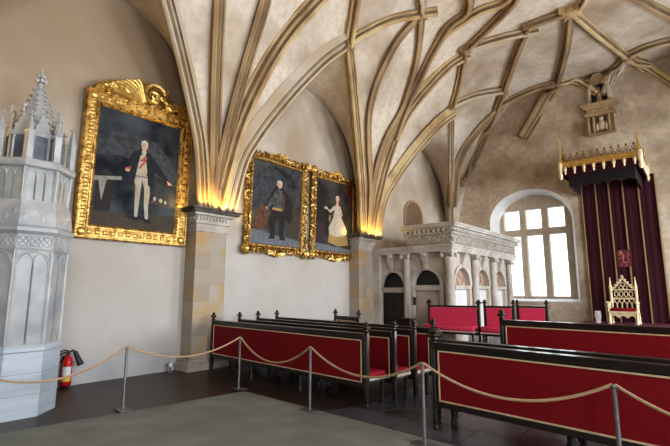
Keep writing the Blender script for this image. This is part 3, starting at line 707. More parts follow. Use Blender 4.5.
# ------------------------------------------------------------------ throne
th = thing('throne', 'gilded gothic throne with pierced gabled back on the podium', 'throne', (-2.12, 17.55, .6), 0)
m = MB(); m.bbox(-.40, -.30, .34, .40, .30, .42, .01); m.build('seat_frame', M['ivory'], th, smooth=0)
m = MB(); m.bbox(-.34, -.26, .42, .34, .24, .52, .03); m.build('seat_cushion', M['red'], th)
for x in (-.38, .38):
    for y in (-.28, .28):
        m = MB(); m.lathe([(.05, 0), (.055, .05), (.035, .1), (.045, .2), (.03, .28), (.05, .36)], (x, y, 0), 10); m.build('leg', M['ivory'], th)
m = MB(); N = 14
pts = [(-.36, -.30, .36)] + [(-.36 + .72 * k / N, -.30, .18 + .1 * abs(math.sin(PI * k / N * 3))) for k in range(N + 1)] + [(.36, -.30, .36)]
m.prism(pts, (0, .03, 0)); m.build('front_apron', M['ivory'], th, smooth=0)
for s in (-1, 1):
    m = MB(); m.box(s * .40 - .03, -.30, .66, s * .40 + .03, .28, .72)
    for y in (-.27, -.1, .08): m.lathe([(.03, .40), (.02, .5), (.03, .6), (.03, .67)], (s * .40, y, 0), 8)
    m.ell((s * .40, -.32, .69), (.05, .05, .05), 8, 6); m.build('armrest', M['ivory'], th)
    m = MB(); m.bbox(s * .36 - .04, .24, .36, s * .36 + .04, .32, 1.20, .012); m.ngon([(.055, 1.2), (.04, 1.24), (.03, 1.3), (.008, 1.52)], (s * .36, .28, 0), 6); m.ell((s * .36, .28, 1.52), .025, 6, 5); m.build('back_post', M['ivory'], th)
m = MB()
m.box(-.34, .26, .80, .34, .30, .86); m.box(-.34, .26, 1.10, .34, .30, 1.14); m.box(-.34, .26, .44, .34, .30, .50)
for k in range(5):
    u = -.28 + .14 * k
    for s in (-1, 1): m.tube([(u + s * .065, .28, .50), (u + s * .06, .28, .66), (u, .28, .76)], .016, 5)
    m.tube([(u, .28, .76), (u, .28, .82)], .02, 5)
for k in range(4):
    u = -.21 + .14 * k; m.tube([(u + .055 * math.cos(q * PI / 4), .28, .98 + .09 * math.sin(q * PI / 4)) for q in range(8)], .016, 5, True)
for s in (-1, 1):
    m.tube([(s * .34, .28, 1.12), (s * .22, .28, 1.22), (s * .10, .28, 1.36), (0, .28, 1.52)], .03, 6)
    for q in range(4): m.ell((s * (.30 - .075 * q), .28, 1.20 + .085 * q), (.035, .03, .035), 6, 4)
for k in range(3):
    a = PI / 2 + k * 2 * PI / 3; m.tube([(.075 * math.cos(a) + .06 * math.cos(q * PI / 4), .28, 1.23 + .075 * math.sin(a) + .06 * math.sin(q * PI / 4)) for q in range(8)], .015, 5, True)
m.ell((0, .28, 1.57), (.035, .03, .06), 6, 5); m.ell((-.04, .28, 1.55), .022, 6, 4); m.ell((.04, .28, 1.55), .022, 6, 4)
m.build('pierced_back', M['ivory'], th)
m = MB(); m.box(-.34, .302, .44, .34, .31, 1.12); m.prism([(-.33, .302, 1.12), (.33, .302, 1.12), (0, .302, 1.5)], (0, .008, 0)); m.build('back_board', M['cloth'], th, smooth=0)

v = MB(); v.lathe([(.07, 0), (.09, .03), (.075, .08), (.10, .2), (.105, .30), (.085, .37), (.10, .41)], (0, 0, 0), 14)
tag(v.build('white_vase', M['white'], loc=(-2.88, 17.5, .6)), 'small white vase standing left of the throne', 'vase')

# ------------------------------------------------------------------ benches
def finial(m, x, y, z, s=1.):
    s *= 1.12
    m.lathe([(.030 * s, 0), (.040 * s, .012), (.026 * s, .022), (.022 * s, .04), (.045 * s, .058), (.036 * s, .085), (.018 * s, .095), (.034 * s, .108), (.030 * s, .125), (.010 * s, .15)], (x, y, z), 10)
    for k in range(4):
        a = k * PI / 2 + PI / 4; m.ell((x + .036 * s * math.cos(a), y + .036 * s * math.sin(a), z + .066), (.02 * s, .02 * s, .026), 6, 4)
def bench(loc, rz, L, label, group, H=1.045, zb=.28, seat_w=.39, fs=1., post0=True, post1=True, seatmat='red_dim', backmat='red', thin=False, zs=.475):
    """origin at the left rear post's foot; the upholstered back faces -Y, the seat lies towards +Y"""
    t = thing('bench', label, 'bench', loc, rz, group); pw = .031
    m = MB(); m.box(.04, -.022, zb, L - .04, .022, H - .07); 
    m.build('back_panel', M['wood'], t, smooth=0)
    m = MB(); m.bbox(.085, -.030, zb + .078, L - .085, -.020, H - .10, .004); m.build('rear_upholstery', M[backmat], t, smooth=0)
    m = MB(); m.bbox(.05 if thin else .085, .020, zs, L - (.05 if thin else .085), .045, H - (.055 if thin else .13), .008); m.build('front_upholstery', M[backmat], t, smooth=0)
    m = MB(); m.bbox(.02, -.045, H - (.05 if thin else .085), L - .02, .045, H - .012, .010); m.box(.02, -.060, H - .025, L - .02, .060, H); m.build('top_rail', M['wood'], t, smooth=0)
    m = MB(); m.bbox(.02, -.040, zb, L - .02, .040, zb + .07, .008); m.build('bottom_rail', M['wood'], t, smooth=0)
    m = MB(); z0, z1, w = zb + .068, H - (.045 if thin else .092), .017
    for yy in (-.038, .038):
        y0, y1 = sorted((yy, yy * .75)); zz = z0 if yy < 0 else zs - .015
        m.box(.075, y0, zz, L - .075, y1, zz + w); m.box(.075, y0, z1 - w, L - .075, y1, z1)
        m.box(.075, y0, zz, .075 + w, y1, z1); m.box(L - .075 - w, y0, zz, L - .075, y1, z1)
    m.build('gilt_edging', M['trim_pale'], t, smooth=0)
    for x, on in ((0, post0), (L, post1)):
        if not on: continue
        m = MB(); m.bbox(x - pw, -pw, .10, x + pw, pw, H + .015, .010)
        m.lathe([(.034, 0), (.040, .03), (.03, .06), (.04, .09), (.04, .11)], (x, 0, 0), 10)
        for yy in (-pw - .006,):
            for dx in (-.017, .017): m.tube([(x + dx, yy + .004, .16), (x + dx, yy + .004, H - .1)], .008, 5)
        p = m.build('post', M['wood'], t, smooth=35)
        m = MB(); finial(m, x, 0, H + .015, fs); m.build('finial', M['wood'], p)
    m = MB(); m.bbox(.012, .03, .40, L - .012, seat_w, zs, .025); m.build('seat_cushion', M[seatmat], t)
    m = MB(); m.box(.02, .03, .335, L - .02, seat_w + .012, .40); m.build('seat_rail', M['wood'], t, smooth=0)
    m = MB(); m.box(.006, .04, .365, .024, seat_w + .02, .405); m.box(L - .024, .04, .365, L - .006, seat_w + .02, .405); m.box(.012, seat_w + .01, .372, L - .012, seat_w + .022, .402)
    m.build('seat_edging', M['seat_trim'], t, smooth=0)
    k = max(2, int(round(L / 1.5)) + 1)
    for i in range(k):
        x = .06 + (L - .12) * i / (k - 1)
        for y in ((seat_w - .05,) if i in (0, k - 1) else (seat_w - .05, .0)):
            m = MB(); m.lathe([(.03, 0), (.036, .04), (.024, .07), (.030, .16), (.036, .22), (.026, .25), (.036, .28), (.036, .34)], (x, y, 0), 10); m.build('leg', M['wood'], t)
    return t
def bench_between(a, b, label, group, **kw):   # a: left post foot, b: right post foot
    d = Vector(b) - Vector(a); return bench((a[0], a[1], kw.pop('z', 0)), math.atan2(d.y, d.x), d.length, label, group, **kw)
GL = 'red benches set close together before the left wall'
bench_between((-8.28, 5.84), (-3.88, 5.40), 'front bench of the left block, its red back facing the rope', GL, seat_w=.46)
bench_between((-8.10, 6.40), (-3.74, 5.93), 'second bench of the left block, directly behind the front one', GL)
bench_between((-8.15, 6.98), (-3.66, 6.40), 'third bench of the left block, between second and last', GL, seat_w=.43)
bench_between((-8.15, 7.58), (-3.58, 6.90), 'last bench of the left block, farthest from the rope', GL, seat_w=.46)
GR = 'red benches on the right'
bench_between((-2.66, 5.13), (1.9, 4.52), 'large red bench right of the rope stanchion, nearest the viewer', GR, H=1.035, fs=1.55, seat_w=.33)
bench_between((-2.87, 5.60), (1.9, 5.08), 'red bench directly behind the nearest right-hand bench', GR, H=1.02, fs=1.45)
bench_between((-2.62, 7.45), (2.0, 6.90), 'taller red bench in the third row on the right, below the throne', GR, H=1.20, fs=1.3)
bench_between((-7.25, 8.75), (-6.33, 8.50), 'short red bench alone in front of the second pilaster', 'short benches', H=1.06)
GO = 'bright red benches before the stone tribune'
Y2 = 11.95
bench((-4.80, Y2 - .02, .2), PI, 1.50, 'bright red bench in front of the tribune corner column', GO, H=1.07, backmat='red_lit', seatmat='red_lit', thin=True, zs=.55, fs=1.5)
bench((-3.87, Y2 - .02, .2), PI, .76, 'bright red bench right of the tribune, below the window', GO, H=1.08, backmat='red_lit', seatmat='red_lit', thin=True, zs=.55, fs=1.2)
bench((-3.20, Y2 + .52, .2), PI, .74, 'short bright red bench under the right half of the window', GO, H=1.08, backmat='red_lit', seatmat='red_lit', thin=True, zs=.55)
# dark stand behind left benches
st = thing('lectern', 'small dark wooden stand before the tribune between door and red bench', 'stand', (-6.15, 10.35, 0), .1)
m = MB(); m.bbox(-.18, -.14, .08, .18, .14, .92, .015); m.build('cabinet', M['wood'], st, smooth=0)
m = MB(); m.bbox(-.22, -.18, .92, .22, .18, .97, .01); m.build('top', M['wood'], st, smooth=0)
m = MB(); m.bbox(-.22, -.18, 0, .22, .18, .08, .01); m.build('plinth', M['wood'], st, smooth=0)

# ------------------------------------------------------------------ floor mat
m = MB(); m.prism([(-6.75, -1.5, .004), (-6.5, 1.7, .004), (-6.24, 3.45, .004), (-6.08, 4.95, .004), (-4.68, 4.86, .004), (-2.39, 4.71, .004), (1.5, 4.35, .004), (2.2, -1.5, .004)], (0, 0, .012))
tag(m.build('floor_mat', M['mat'], smooth=0), 'large grey-green floor mat with cut edge in front of the ropes', 'carpet')

# ------------------------------------------------------------------ rope barrier
posts = [(-6.62, 1.15), (-6.44, 3.1), (-6.28, 4.99), (-4.39, 4.74), (-2.48, 4.5), (-.67, 4.50), (1.0, 3.9)]
t0 = thing('stanchion', '', 'stanchion', (0, 0, 0), -.13, 'rope barrier stanchions')
m = MB(); m.bbox(-.14, -.08, 0, .14, .08, .014, .004); m.build('base_plate', M['steel_base'], t0, smooth=0)
m = MB(); m.lathe([(.021, .012), (.019, .03), (.019, .84)], (0, 0, 0), 12); m.build('pole', M['steel'], t0)
m = MB(); m.lathe([(.021, .83), (.024, .835), (.024, .855), (.018, .862)], (0, 0, 0), 12)
for s in (-1, 1): m.tube([(s * .02, 0, .845), (s * .045, 0, .85), (s * .045, 0, .83), (s * .03, 0, .822)], .004, 5)
m.build('rope_hook', M['steel'], t0)
PLABEL = ['grey rope stanchion beyond the stove', 'grey metal stanchion right of the fire extinguisher, before the single portrait', 'grey metal stanchion at the mat corner, before the first pilaster',
          'grey metal stanchion before the middle of the left front bench', 'grey metal stanchion just left of the nearest right-hand bench', 'grey metal stanchion in front of the nearest right-hand bench',
          'grey metal stanchion at far right']
for i, (x, y) in enumerate(posts):
    z = .016 if i in (3, 4, 5, 6, 2, 1) else .0
    o = t0 if i == 0 else dup(t0, (x, y, z)); o.location = (x, y, z); o['label'] = PLABEL[i]
sags = [.34, .225, .31, .265, .245, .22]
RLAB = ['beige rope hanging in front of the white stove', 'beige rope before the portrait wall, from extinguisher to first pilaster', 'beige rope sagging across the left part of the front left bench',
        'beige rope sagging across the right part of the front left bench', 'beige rope sagging across the nearest right-hand bench', 'beige rope running out of the picture at lower right']
for i in range(len(posts) - 1):
    a, b = posts[i], posts[i + 1]; N = 24; m = MB()
    d = Vector((b[0] - a[0], b[1] - a[1], 0)).normalized() * .012; a = (a[0] + d.x, a[1] + d.y); b = (b[0] - d.x, b[1] - d.y)
    m.tube([(a[0] + (b[0] - a[0]) * k / N, a[1] + (b[1] - a[1]) * k / N, .873 - sags[i] * 4 * (k / N) * (1 - k / N)) for k in range(N + 1)], .0145, 8)
    tag(m.build('barrier_rope', M['rope']), RLAB[i], 'rope', 'beige barrier ropes')

# ------------------------------------------------------------------ fire extinguisher
fx = thing('fire_extinguisher', 'red fire extinguisher with black horn against the wall beside the white stove', 'fire extinguisher', (-8.74, 3.17, .02)); fx.scale = (.92, .92, .92)
m = MB(); m.lathe([(.075, .02), (.088, .04), (.088, .44), (.08, .49), (.05, .54), (.03, .56), (.03, .58)], (0, 0, 0), 18); m.build('cylinder', M['ext_red'], fx)
m = MB()
for k in range(9):
    a0, a1 = -1.3 + k * .2, -1.1 + k * .2
    m.mi = 0; m.add([(.0895 * math.cos(a0), .0895 * math.sin(a0), .2), (.0895 * math.cos(a1), .0895 * math.sin(a1), .2), (.0895 * math.cos(a1), .0895 * math.sin(a1), .37), (.0895 * math.cos(a0), .0895 * math.sin(a0), .37)], [(0, 1, 2, 3)])
    m.mi = 1; m.add([(.0897 * math.cos(a0), .0897 * math.sin(a0), .1), (.0897 * math.cos(a1), .0897 * math.sin(a1), .1), (.0897 * math.cos(a1), .0897 * math.sin(a1), .17), (.0897 * math.cos(a0), .0897 * math.sin(a0), .17)], [(0, 1, 2, 3)])
m.build('sticker', [M['white'], M['yellow']], fx)
m = MB(); m.lathe([(.07, 0), (.078, .025), (.07, .03)], (0, 0, 0), 14); m.build('foot_ring', M['black'], fx)
m = MB(); m.lathe([(.03, .57), (.03, .63), (.02, .65)], (0, 0, 0), 10); m.tube([(0, 0, .64), (-.02, -.08, .62), (-.03, -.17, .56)], .014, 6); m.tube([(0, 0, .66), (-.02, -.08, .67), (-.03, -.15, .64)], .012, 6); m.build('valve_handle', M['black'], fx)
m = MB(); m.tube([(0, .02, .63), (.02, .07, .66), (.03, .11, .62)], .02, 7); m.tube([(.03, .10, .64), (.05, .15, .52), (.07, .21, .38)], [.035, .045, .06], 10); m.build('horn', M['black'], fx)
m = MB(); m.box(-.16, -.03, .42, -.08, .03, .50); m.box(-.175, -.05, .30, -.16, .05, .55); m.build('wall_bracket', M['black'], fx, smooth=0)

sl = thing('floor_spotlight', 'tiny round spotlight at the foot of the first pilaster', 'spotlight', (-8.7, 5.12, 0))
m = MB(); m.lathe([(.05, 0), (.05, .02), (.02, .03), (.02, .12)], (0, 0, 0), 12); m.build('stand', M['steel'], sl)
m = MB(); m.tube([(-.03, 0, .16), (.05, -.02, .16)], [.045, .055], 12); m.build('lamp_head', M['steel'], sl)
m = MB(); m.ell((.052, -.021, .16), (.012, .046, .046), 10, 6); m.build('lens', M['white'], sl)
sw = thing('wall_switch', 'small black switch box on the tribune pier right of its door', 'switch', (-7.02, TY - .02, 1.25))
m = MB(); m.bbox(-.04, -.05, 0, .04, .02, .24, .008); m.build('switch_box', M['black'], sw, smooth=0)
m = MB(); m.box(-.02, -.056, .1, .02, -.05, .16); m.build('toggle', M['steel_base'], sw, smooth=0)

# ------------------------------------------------------------------ stove (gothic tower of glazed stoneware)
sv = thing('gothic_tile_stove', 'tall pale octagonal gothic stove with pinnacled spire at far left', 'stove', (-7.62, 2.02, 0)); sv.scale = (.975, .975, .98)
m = MB(); m.ngon([(.56, 0), (.56, .86), (.58, .88), (.58, .92), (.545, .96)]); m.build('plinth', M['stove_blue'], sv, smooth=20)
m = MB()
for z in (.30, .58): m.ngon([(.563, z), (.563, z + .008)])
m.build('plinth_joint', M['stove_dark'], sv, smooth=20)
m = MB(); m.ngon([(.535, .96), (.535, 2.26)]); m.build('shaft', M['stove_panel'], sv, smooth=20)
def face(k): return Matrix.Rotation(k * PI / 4, 4, 'Z')   # local: face normal +X, u along Y
def lancet(m, ap, u0, u1, z0, z1, r=.012, foil=True):
    c = (u0 + u1) / 2; w = (u1 - u0) / 2; sp = z1 - w * 1.5
    pts = [(ap, u0, z0), (ap, u0, sp)] + [(ap, c - w * math.cos(t) , sp + (z1 - sp) * math.sin(t) ** .85) for t in [PI / 2 * q / 5 for q in range(1, 6)]]
    pts2 = [(p[0], 2 * c - p[1], p[2]) for p in pts[::-1]][1:]
    m.tube(pts + pts2, r, 5)
m = MB()
for k in range(8):
    m.X = face(k)
    lancet(m, .537, -.20, .0, .98, 2.22, .012); lancet(m, .537, 0, .20, .98, 2.22, .012); lancet(m, .537, -.205, .205, 1.5, 2.25, .011)
    for s in (-1, 1): m.tube([(.54, s * .215, .97), (.54, s * .215, 2.26)], .014, 5)
m.build('lancet_ribs', M['stove'], sv)
m = MB(); m.ngon([(.55, 2.26), (.56, 2.28), (.54, 2.30), (.54, 2.48), (.56, 2.50)]); m.build('tracery_band', M['stove'], sv, smooth=20)
m = MB()
for k in range(8):
    m.X = face(k)
    for q in range(3):
        u = -.15 + .15 * q
        m.tube([(.543, u + .065 * math.cos(a * PI / 4), 2.39 + .075 * math.sin(a * PI / 4)) for a in range(8)], .010, 4, True)
        m.tube([(.543, u - .07, 2.31), (.543, u + .07, 2.47)], .008, 4); m.tube([(.543, u - .07, 2.47), (.543, u + .07, 2.31)], .008, 4)
m.build('tracery', M['stove'], sv)
m = MB(); m.ngon([(.56, 2.50), (.60, 2.53), (.60, 2.58), (.575, 2.60), (.56, 2.62)]); m.build('cornice', M['stove'], sv, smooth=20)
m = MB(); m.ngon([(.565, 2.62), (.555, 2.75), (.53, 2.90), (.50, 2.98)])
for k in range(8):
    m.X = face(k)
    for q in range(4): m.ell((.55 - .012 * (q % 2), -.17 + .11 * q, 2.72 + .08 * (q % 2)), (.02, .05, .06), 6, 4)
m.build('leaf_frieze', M['stove'], sv, smooth=20)
m = MB(); m.ngon([(.475, 2.98), (.475, 3.46), (.52, 3.50)]); m.build('gallery_wall', M['stove_panel'], sv, smooth=20); m = MB()
for k in range(8):
    m.X = face(k)
    for q in range(3): lancet(m, .478, -.175 + .117 * q, -.175 + .117 * (q + 1), 3.0, 3.44, .012)
    for s in (-1, 1): m.tube([(.48, s * .195, 2.98), (.50, s * .20, 3.46)], .02, 5)
m.build('gallery', M['stove'], sv, smooth=20)
m = MB(); m.ngon([(.50, 3.46), (.54, 3.48), (.555, 3.53), (.54, 3.57), (.51, 3.59)]); m.build('coping', M['stove'], sv, smooth=20)
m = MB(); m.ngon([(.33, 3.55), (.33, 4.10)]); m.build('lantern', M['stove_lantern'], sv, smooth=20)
m = MB()
for k in range(8):
    m.X = face(k); lancet(m, .335, -.10, .10, 3.57, 4.06, .018)
    m.prism([(.335, -.14, 3.98), (.335, .14, 3.98), (.30, 0, 4.36)], (.02, 0, 0))
    for s in (-1, 1):
        for q in range(3): m.ell((.345 - .01 * q, s * (.13 - .045 * q), 4.03 + .10 * q), (.02, .024, .024), 5, 4)
    m.tube([(.345, 0, 4.34), (.33, 0, 4.44)], .014, 5); m.ell((.335, 0, 4.45), (.03, .035, .03), 6, 4)
m.build('gable', M['stove'], sv)
m = MB(); m.ngon([(.30, 4.06), (.24, 4.25), (.13, 4.58), (.06, 4.84), (.03, 4.92)]); sp_ = m.build('spire', M['stove'], sv, smooth=20)
spire = sp_; cm = MB(); cm.ell((0, 0, 0), (.03, .03, .024), 5, 4); c0 = cm.build('crocket', M['stove'], spire)
for k in range(8):
    a = PI / 8 + k * PI / 4
    for q in range(8):
        z = 4.16 + .095 * q; r = (.29 - (z - 4.1) * .31) * 1.10 + .015
        o = c0 if k == q == 0 else c0.copy()
        if o is not c0: C.objects.link(o)
        o.location = (r * math.cos(a), r * math.sin(a), z)
m = MB(); m.lathe([(.03, 4.90), (.04, 4.93), (.02, 4.96), (.02, 5.12), (.005, 5.16)], (0, 0, 0), 8)
for z, r, w in ((4.98, .06, .04), (5.06, .045, .032)):
    for k in range(6): m.ell((r * math.cos(k * PI / 3), r * math.sin(k * PI / 3), z), (w * .8, w * .8, w), 6, 4)
m.ell((0, 0, 5.15), (.025, .025, .045), 6, 5); m.build('spire_finial', M['stove'], sv)
for k in range(8):
    a = PI / 8 + k * PI / 4; c = (.505 * math.cos(a), .505 * math.sin(a), 0); m = MB()
    m.ngon([(.042, 3.55), (.042, 3.98), (.05, 4.0), (.036, 4.03), (.006, 4.26)], c, 4, a)
    for z, r in ((4.08, .035), (4.15, .026)):
        for q in range(4): b = a + q * PI / 2; m.ell((c[0] + r * math.cos(b), c[1] + r * math.sin(b), z), .014, 5, 4)
    for q in range(4): b = a + q * PI / 2; m.ell((c[0] + .03 * math.cos(b), c[1] + .03 * math.sin(b), 4.25), .018, 5, 4)
    m.ell((c[0], c[1], 4.29), (.014, .014, .03), 5, 4)
    m.build('pinnacle', M['stove'], sv)

# ------------------------------------------------------------------ portraits
def frame_loops(m, W, H, prof):
    """prof: (inset, height) pairs walking from the outer back to the inner edge; frame lies in YZ, facing +X"""
    L = []
    for r, h_ in prof: L.append([(h_, -W / 2 + r, r), (h_, W / 2 - r, r), (h_, W / 2 - r, H - r), (h_, -W / 2 + r, H - r)])
    m.loft(L, False, False)
def pcol(name, c, c2=None): return mat('paint_' + name, c, c2 or tuple(min(1, q * 1.25) for q in c), .6, 9, spec=.3)
def canvas(t, W, H, x, ground, shapes, name='canvas'):
    """ground material and painted shapes (material, [(u,v)...]) in 0..1 canvas coordinates; painted flat, one mesh"""
    m = MB(); mats = [ground]; m.poly([(x, -W / 2, 0), (x, W / 2, 0), (x, W / 2, H), (x, -W / 2, H)])
    for i, (mm, pts) in enumerate(shapes):
        if mm not in mats: mats.append(mm)
        m.mi = mats.index(mm); m.poly([(x + .0006 * (i + 1), -W / 2 + W * u, H * v_) for u, v_ in pts])
    return m.build(name, mats, t, smooth=0)
def el(u, v_, a, b, n=14, r=0): return [(u + a * math.cos(q) * math.cos(r) - b * math.sin(q) * math.sin(r), v_ + a * math.cos(q) * math.sin(r) + b * math.sin(q) * math.cos(r)) for q in [2 * PI * k / n for k in range(n)]]
def ground(name, dark, mid, light, scale=2.2, stops=(.40, .60)):
    return mat('paint_ground_' + name, dark, mid, .75, scale, c3=light, s3=1.0, stops=stops, spec=.12)
skin = pcol('skin', (.50, .31, .22)); navy = pcol('navy', (.010, .012, .018)); cream = pcol('cream', (.36, .32, .25)); whit = pcol('white', (.36, .34, .30))
sash = pcol('sash', (.34, .07, .05)); dkbr = pcol('dark', (.018, .014, .012)); earth = pcol('earth', (.055, .042, .028)); steelc = pcol('armour', (.04, .04, .042), (.11, .11, .115))
goldp = pcol('gold', (.33, .22, .08)); rust = pcol('rust', (.075, .034, .018), (.15, .07, .035)); purp = pcol('purple', (.04, .018, .03)); smoke = pcol('smoke', (.030, .034, .040), (.062, .068, .076)); greyl = pcol('greyblue', (.13, .145, .16))
clothp = pcol('tablecloth', (.24, .225, .20)); hair = pcol('hair', (.45, .42, .38)); redd = pcol('red', (.15, .025, .02))

# --- single portrait
p1 = thing('framed_portrait', 'large single portrait of standing man pointing right, gilded frame with carved crest', 'painting', (-8.87, 4.22, 2.64))
W1, H1 = 2.30, 2.92; R = .285
m = MB(); frame_loops(m, W1, H1, [(0, 0), (0, .09), (.02, .12), (.05, .12), (.06, .10), (.20, .085), (.21, .10), (.235, .10), (.25, .075), (R, .05), (R, .02)])
fr = m.build('frame', M['gold_mid'], p1, smooth=30)
m = MB()
def along(W, H, inset, step, fn):
    n_ = int((W - 2 * inset) / step)
    for k in range(n_ + 1):
        u = -W / 2 + inset + (W - 2 * inset) * k / n_; fn(u, inset, 0); fn(u, H - inset, 0)
    n_ = int((H - 2 * inset) / step)
    for k in range(1, n_):
        w = inset + (H - 2 * inset) * k / n_; fn(-W / 2 + inset, w, 1); fn(W / 2 - inset, w, 1)
def rosette(u, w, d):
    m.ell((.095, u, w), (.028, .045, .045), 8, 4)
    for k in range(4): a = PI / 4 + k * PI / 2; m.ell((.09, u + .055 * math.cos(a), w + .055 * math.sin(a)), (.02, .02, .02), 5, 3)
rm = MB(); m_, m = m, rm; rosette(0, 0, 0); m = m_; r0 = rm.build('rosette', M['gold'], fr); first = [True]
def put_rosette(u, w, d):
    o = r0 if first[0] else r0.copy()
    if not first[0]: C.objects.link(o)
    first[0] = False; o.location = (0, u, w)
along(W1, H1, .13, .145, put_rosette)
along(W1, H1, .245, .07, lambda u, w, d: m.ell((.085, u, w), (.016, .02, .02), 5, 3))
along(W1, H1, .035, .06, lambda u, w, d: m.ell((.12, u, w), (.012, .018, .018), 5, 3))
for sy in (-1, 1):
    for w in (.13, H1 - .13): m.ell((.10, sy * (W1 / 2 - .13), w), (.045, .085, .085), 12, 5)
tag(m.build('bead_moulding', M['gold'], fr), kind='stuff')
m = MB()
PP = lambda x: (lambda u, w: (x, u, w))
# crest: plumes curling left, scrolled shield, leaf sprays to the right
def plume(m, pts, r0, r1, x=.11):
    m.tube([(x + .03 * math.sin(i), u, w) for i, (u, w) in enumerate(pts)], [r0 + (r1 - r0) * i / (len(pts) - 1) for i in range(len(pts))], 7)
T = H1
bk = MB(); bk.prism([(.03, u, T + w) for u, w in ((-1.02, -.08), (-1.04, .06), (-.92, .20), (-.72, .30), (-.5, .33), (-.34, .30), (-.2, .40), (-.02, .50), (.18, .47), (.34, .36), (.55, .32), (.74, .22), (.92, .12), (1.04, .0), (1.04, -.10))], (.05, 0, 0)); bk = bk.build('crest_back', M['gold_dark'], p1, smooth=0)
for i in range(9):                                # feathers fanning to the left from the middle scroll
    q = i / 8; eu, ew = -1.0 + .72 * q, .04 + .40 * q ** .8
    plume(m, [(-.05 - .1 * (1 - q), .02 + T), (eu * .45 - .05, T + .05 + ew * .75 * (.5 + .5 * q)), (eu * .8, T + ew * 1.0), (eu, T + ew), (eu - .03, T + ew - .06), (eu + .04, T + ew - .07)], .045, .022, .10 + .007 * i)
for i in range(8): scroll(m, PP(.15 + .01 * (i % 2)), (-.95 + .115 * i, T + .02 + .035 * i + .03 * (i % 2)), .085 + .006 * i, 1.2, .03, -1 if i % 3 else 1, i * .9, 12)
for R_, c, a0 in ((.27, (.14, T + .24), 0.4), (.19, (.10, T + .22), 2.2), (.11, (.16, T + .2), 4.)): scroll(m, PP(.14), c, R_, 1.25, .045, 1, a0, 20)
for i in range(30):
    q = i / 29; u = .30 + .72 * q; w = T + .36 * (1 - q) ** 1.0 * random.uniform(.25, 1.15) + random.uniform(-.07, .03); a = random.uniform(-1.2, .9)
    plume(m, [(u, w), (u + .06 * math.cos(a), w + .06 * math.sin(a)), (u + .12 * math.cos(a + .5), w + .12 * math.sin(a + .5))], .052, .016, .11 + random.uniform(0, .08))
for i in range(20): q = random.random(); m.ell((.12, -.9 + 1.85 * q, T + random.uniform(-.09, .02)), (.03, random.uniform(.025, .05), random.uniform(.02, .04)), 6, 4)
m.build('carved_crest', M['gold'], bk)
sh = [
    (smoke, [(0, .58), (.30, .62), (.62, .52), (1, .42), (1, .60), (.7, .80), (.35, .85), (0, .75)]),
    (earth, [(0, 0), (1, 0), (1, .16), (.6, .13), (.3, .11), (0, .13)]),
    (dkbr, [(.03, .12), (.20, .12), (.22, .42), (.02, .44)]), (clothp, [(.0, .40), (.30, .435), (.31, .405), (.14, .385), (.10, .20), (.05, .37), (0, .36)]),
    (greyl, el(.80, .285, .03, .012)), (greyl, el(.70, .26, .02, .01)), (earth, el(.78, .25, .16, .012)), (cream, el(.72, .29, .018, .02)), (cream, el(.80, .28, .02, .02)), (whit, el(.86, .27, .015, .018)),
    (dkbr, el(.52, .10, .16, .018)),
    (cream, [(.41, .48), (.55, .49), (.535, .32), (.53, .22), (.475, .22), (.47, .38)]), (cream, [(.52, .49), (.63, .48), (.655, .33), (.645, .21), (.59, .21), (.58, .36)]),
    (whit, [(.475, .225), (.53, .225), (.52, .10), (.485, .10)]), (whit, [(.59, .215), (.645, .215), (.655, .09), (.615, .09)]),
    (navy, [(.47, .105), (.53, .105), (.53, .075), (.46, .07)]), (navy, [(.60, .095), (.66, .095), (.70, .06), (.61, .062)]),
    (navy, [(.37, .46), (.36, .60), (.42, .68), (.52, .715), (.62, .69), (.71, .62), (.90, .475), (.875, .445), (.70, .53), (.67, .38), (.62, .40), (.60, .52), (.48, .52), (.44, .38), (.37, .36)]),
    (cream, [(.47, .52), (.50, .66), (.56, .67), (.60, .52), (.59, .47), (.46, .47)]), (sash, [(.49, .60), (.565, .66), (.585, .65), (.57, .60), (.50, .53), (.49, .545), (.55, .61)]), (greyl, [(.46, .47), (.60, .475), (.60, .462), (.46, .457)]),
    (skin, [(.86, .475), (.92, .455), (.935, .44), (.88, .435)]), (skin, el(.36, .505, .03, .018)), (sash, [(.33, .52), (.40, .54), (.40, .52), (.33, .505)]),
    (whit, el(.54, .69, .03, .025)), (skin, el(.54, .745, .038, .040)), (hair, [(.497, .74), (.50, .785), (.54, .80), (.58, .785), (.583, .735), (.57, .765), (.54, .78), (.51, .765)]),
    (navy, el(.527, .75, .005, .004)), (navy, el(.552, .75, .005, .004)), (sash, el(.54, .725, .010, .003)),
]
canvas(p1, W1 - 2 * R, H1 - 2 * R, .035, ground('storm', (.018, .021, .026), (.050, .056, .064), (.10, .11, .12)), sh).location = (0, 0, R)
p1.rotation_euler = (0, math.radians(1.5), 0)

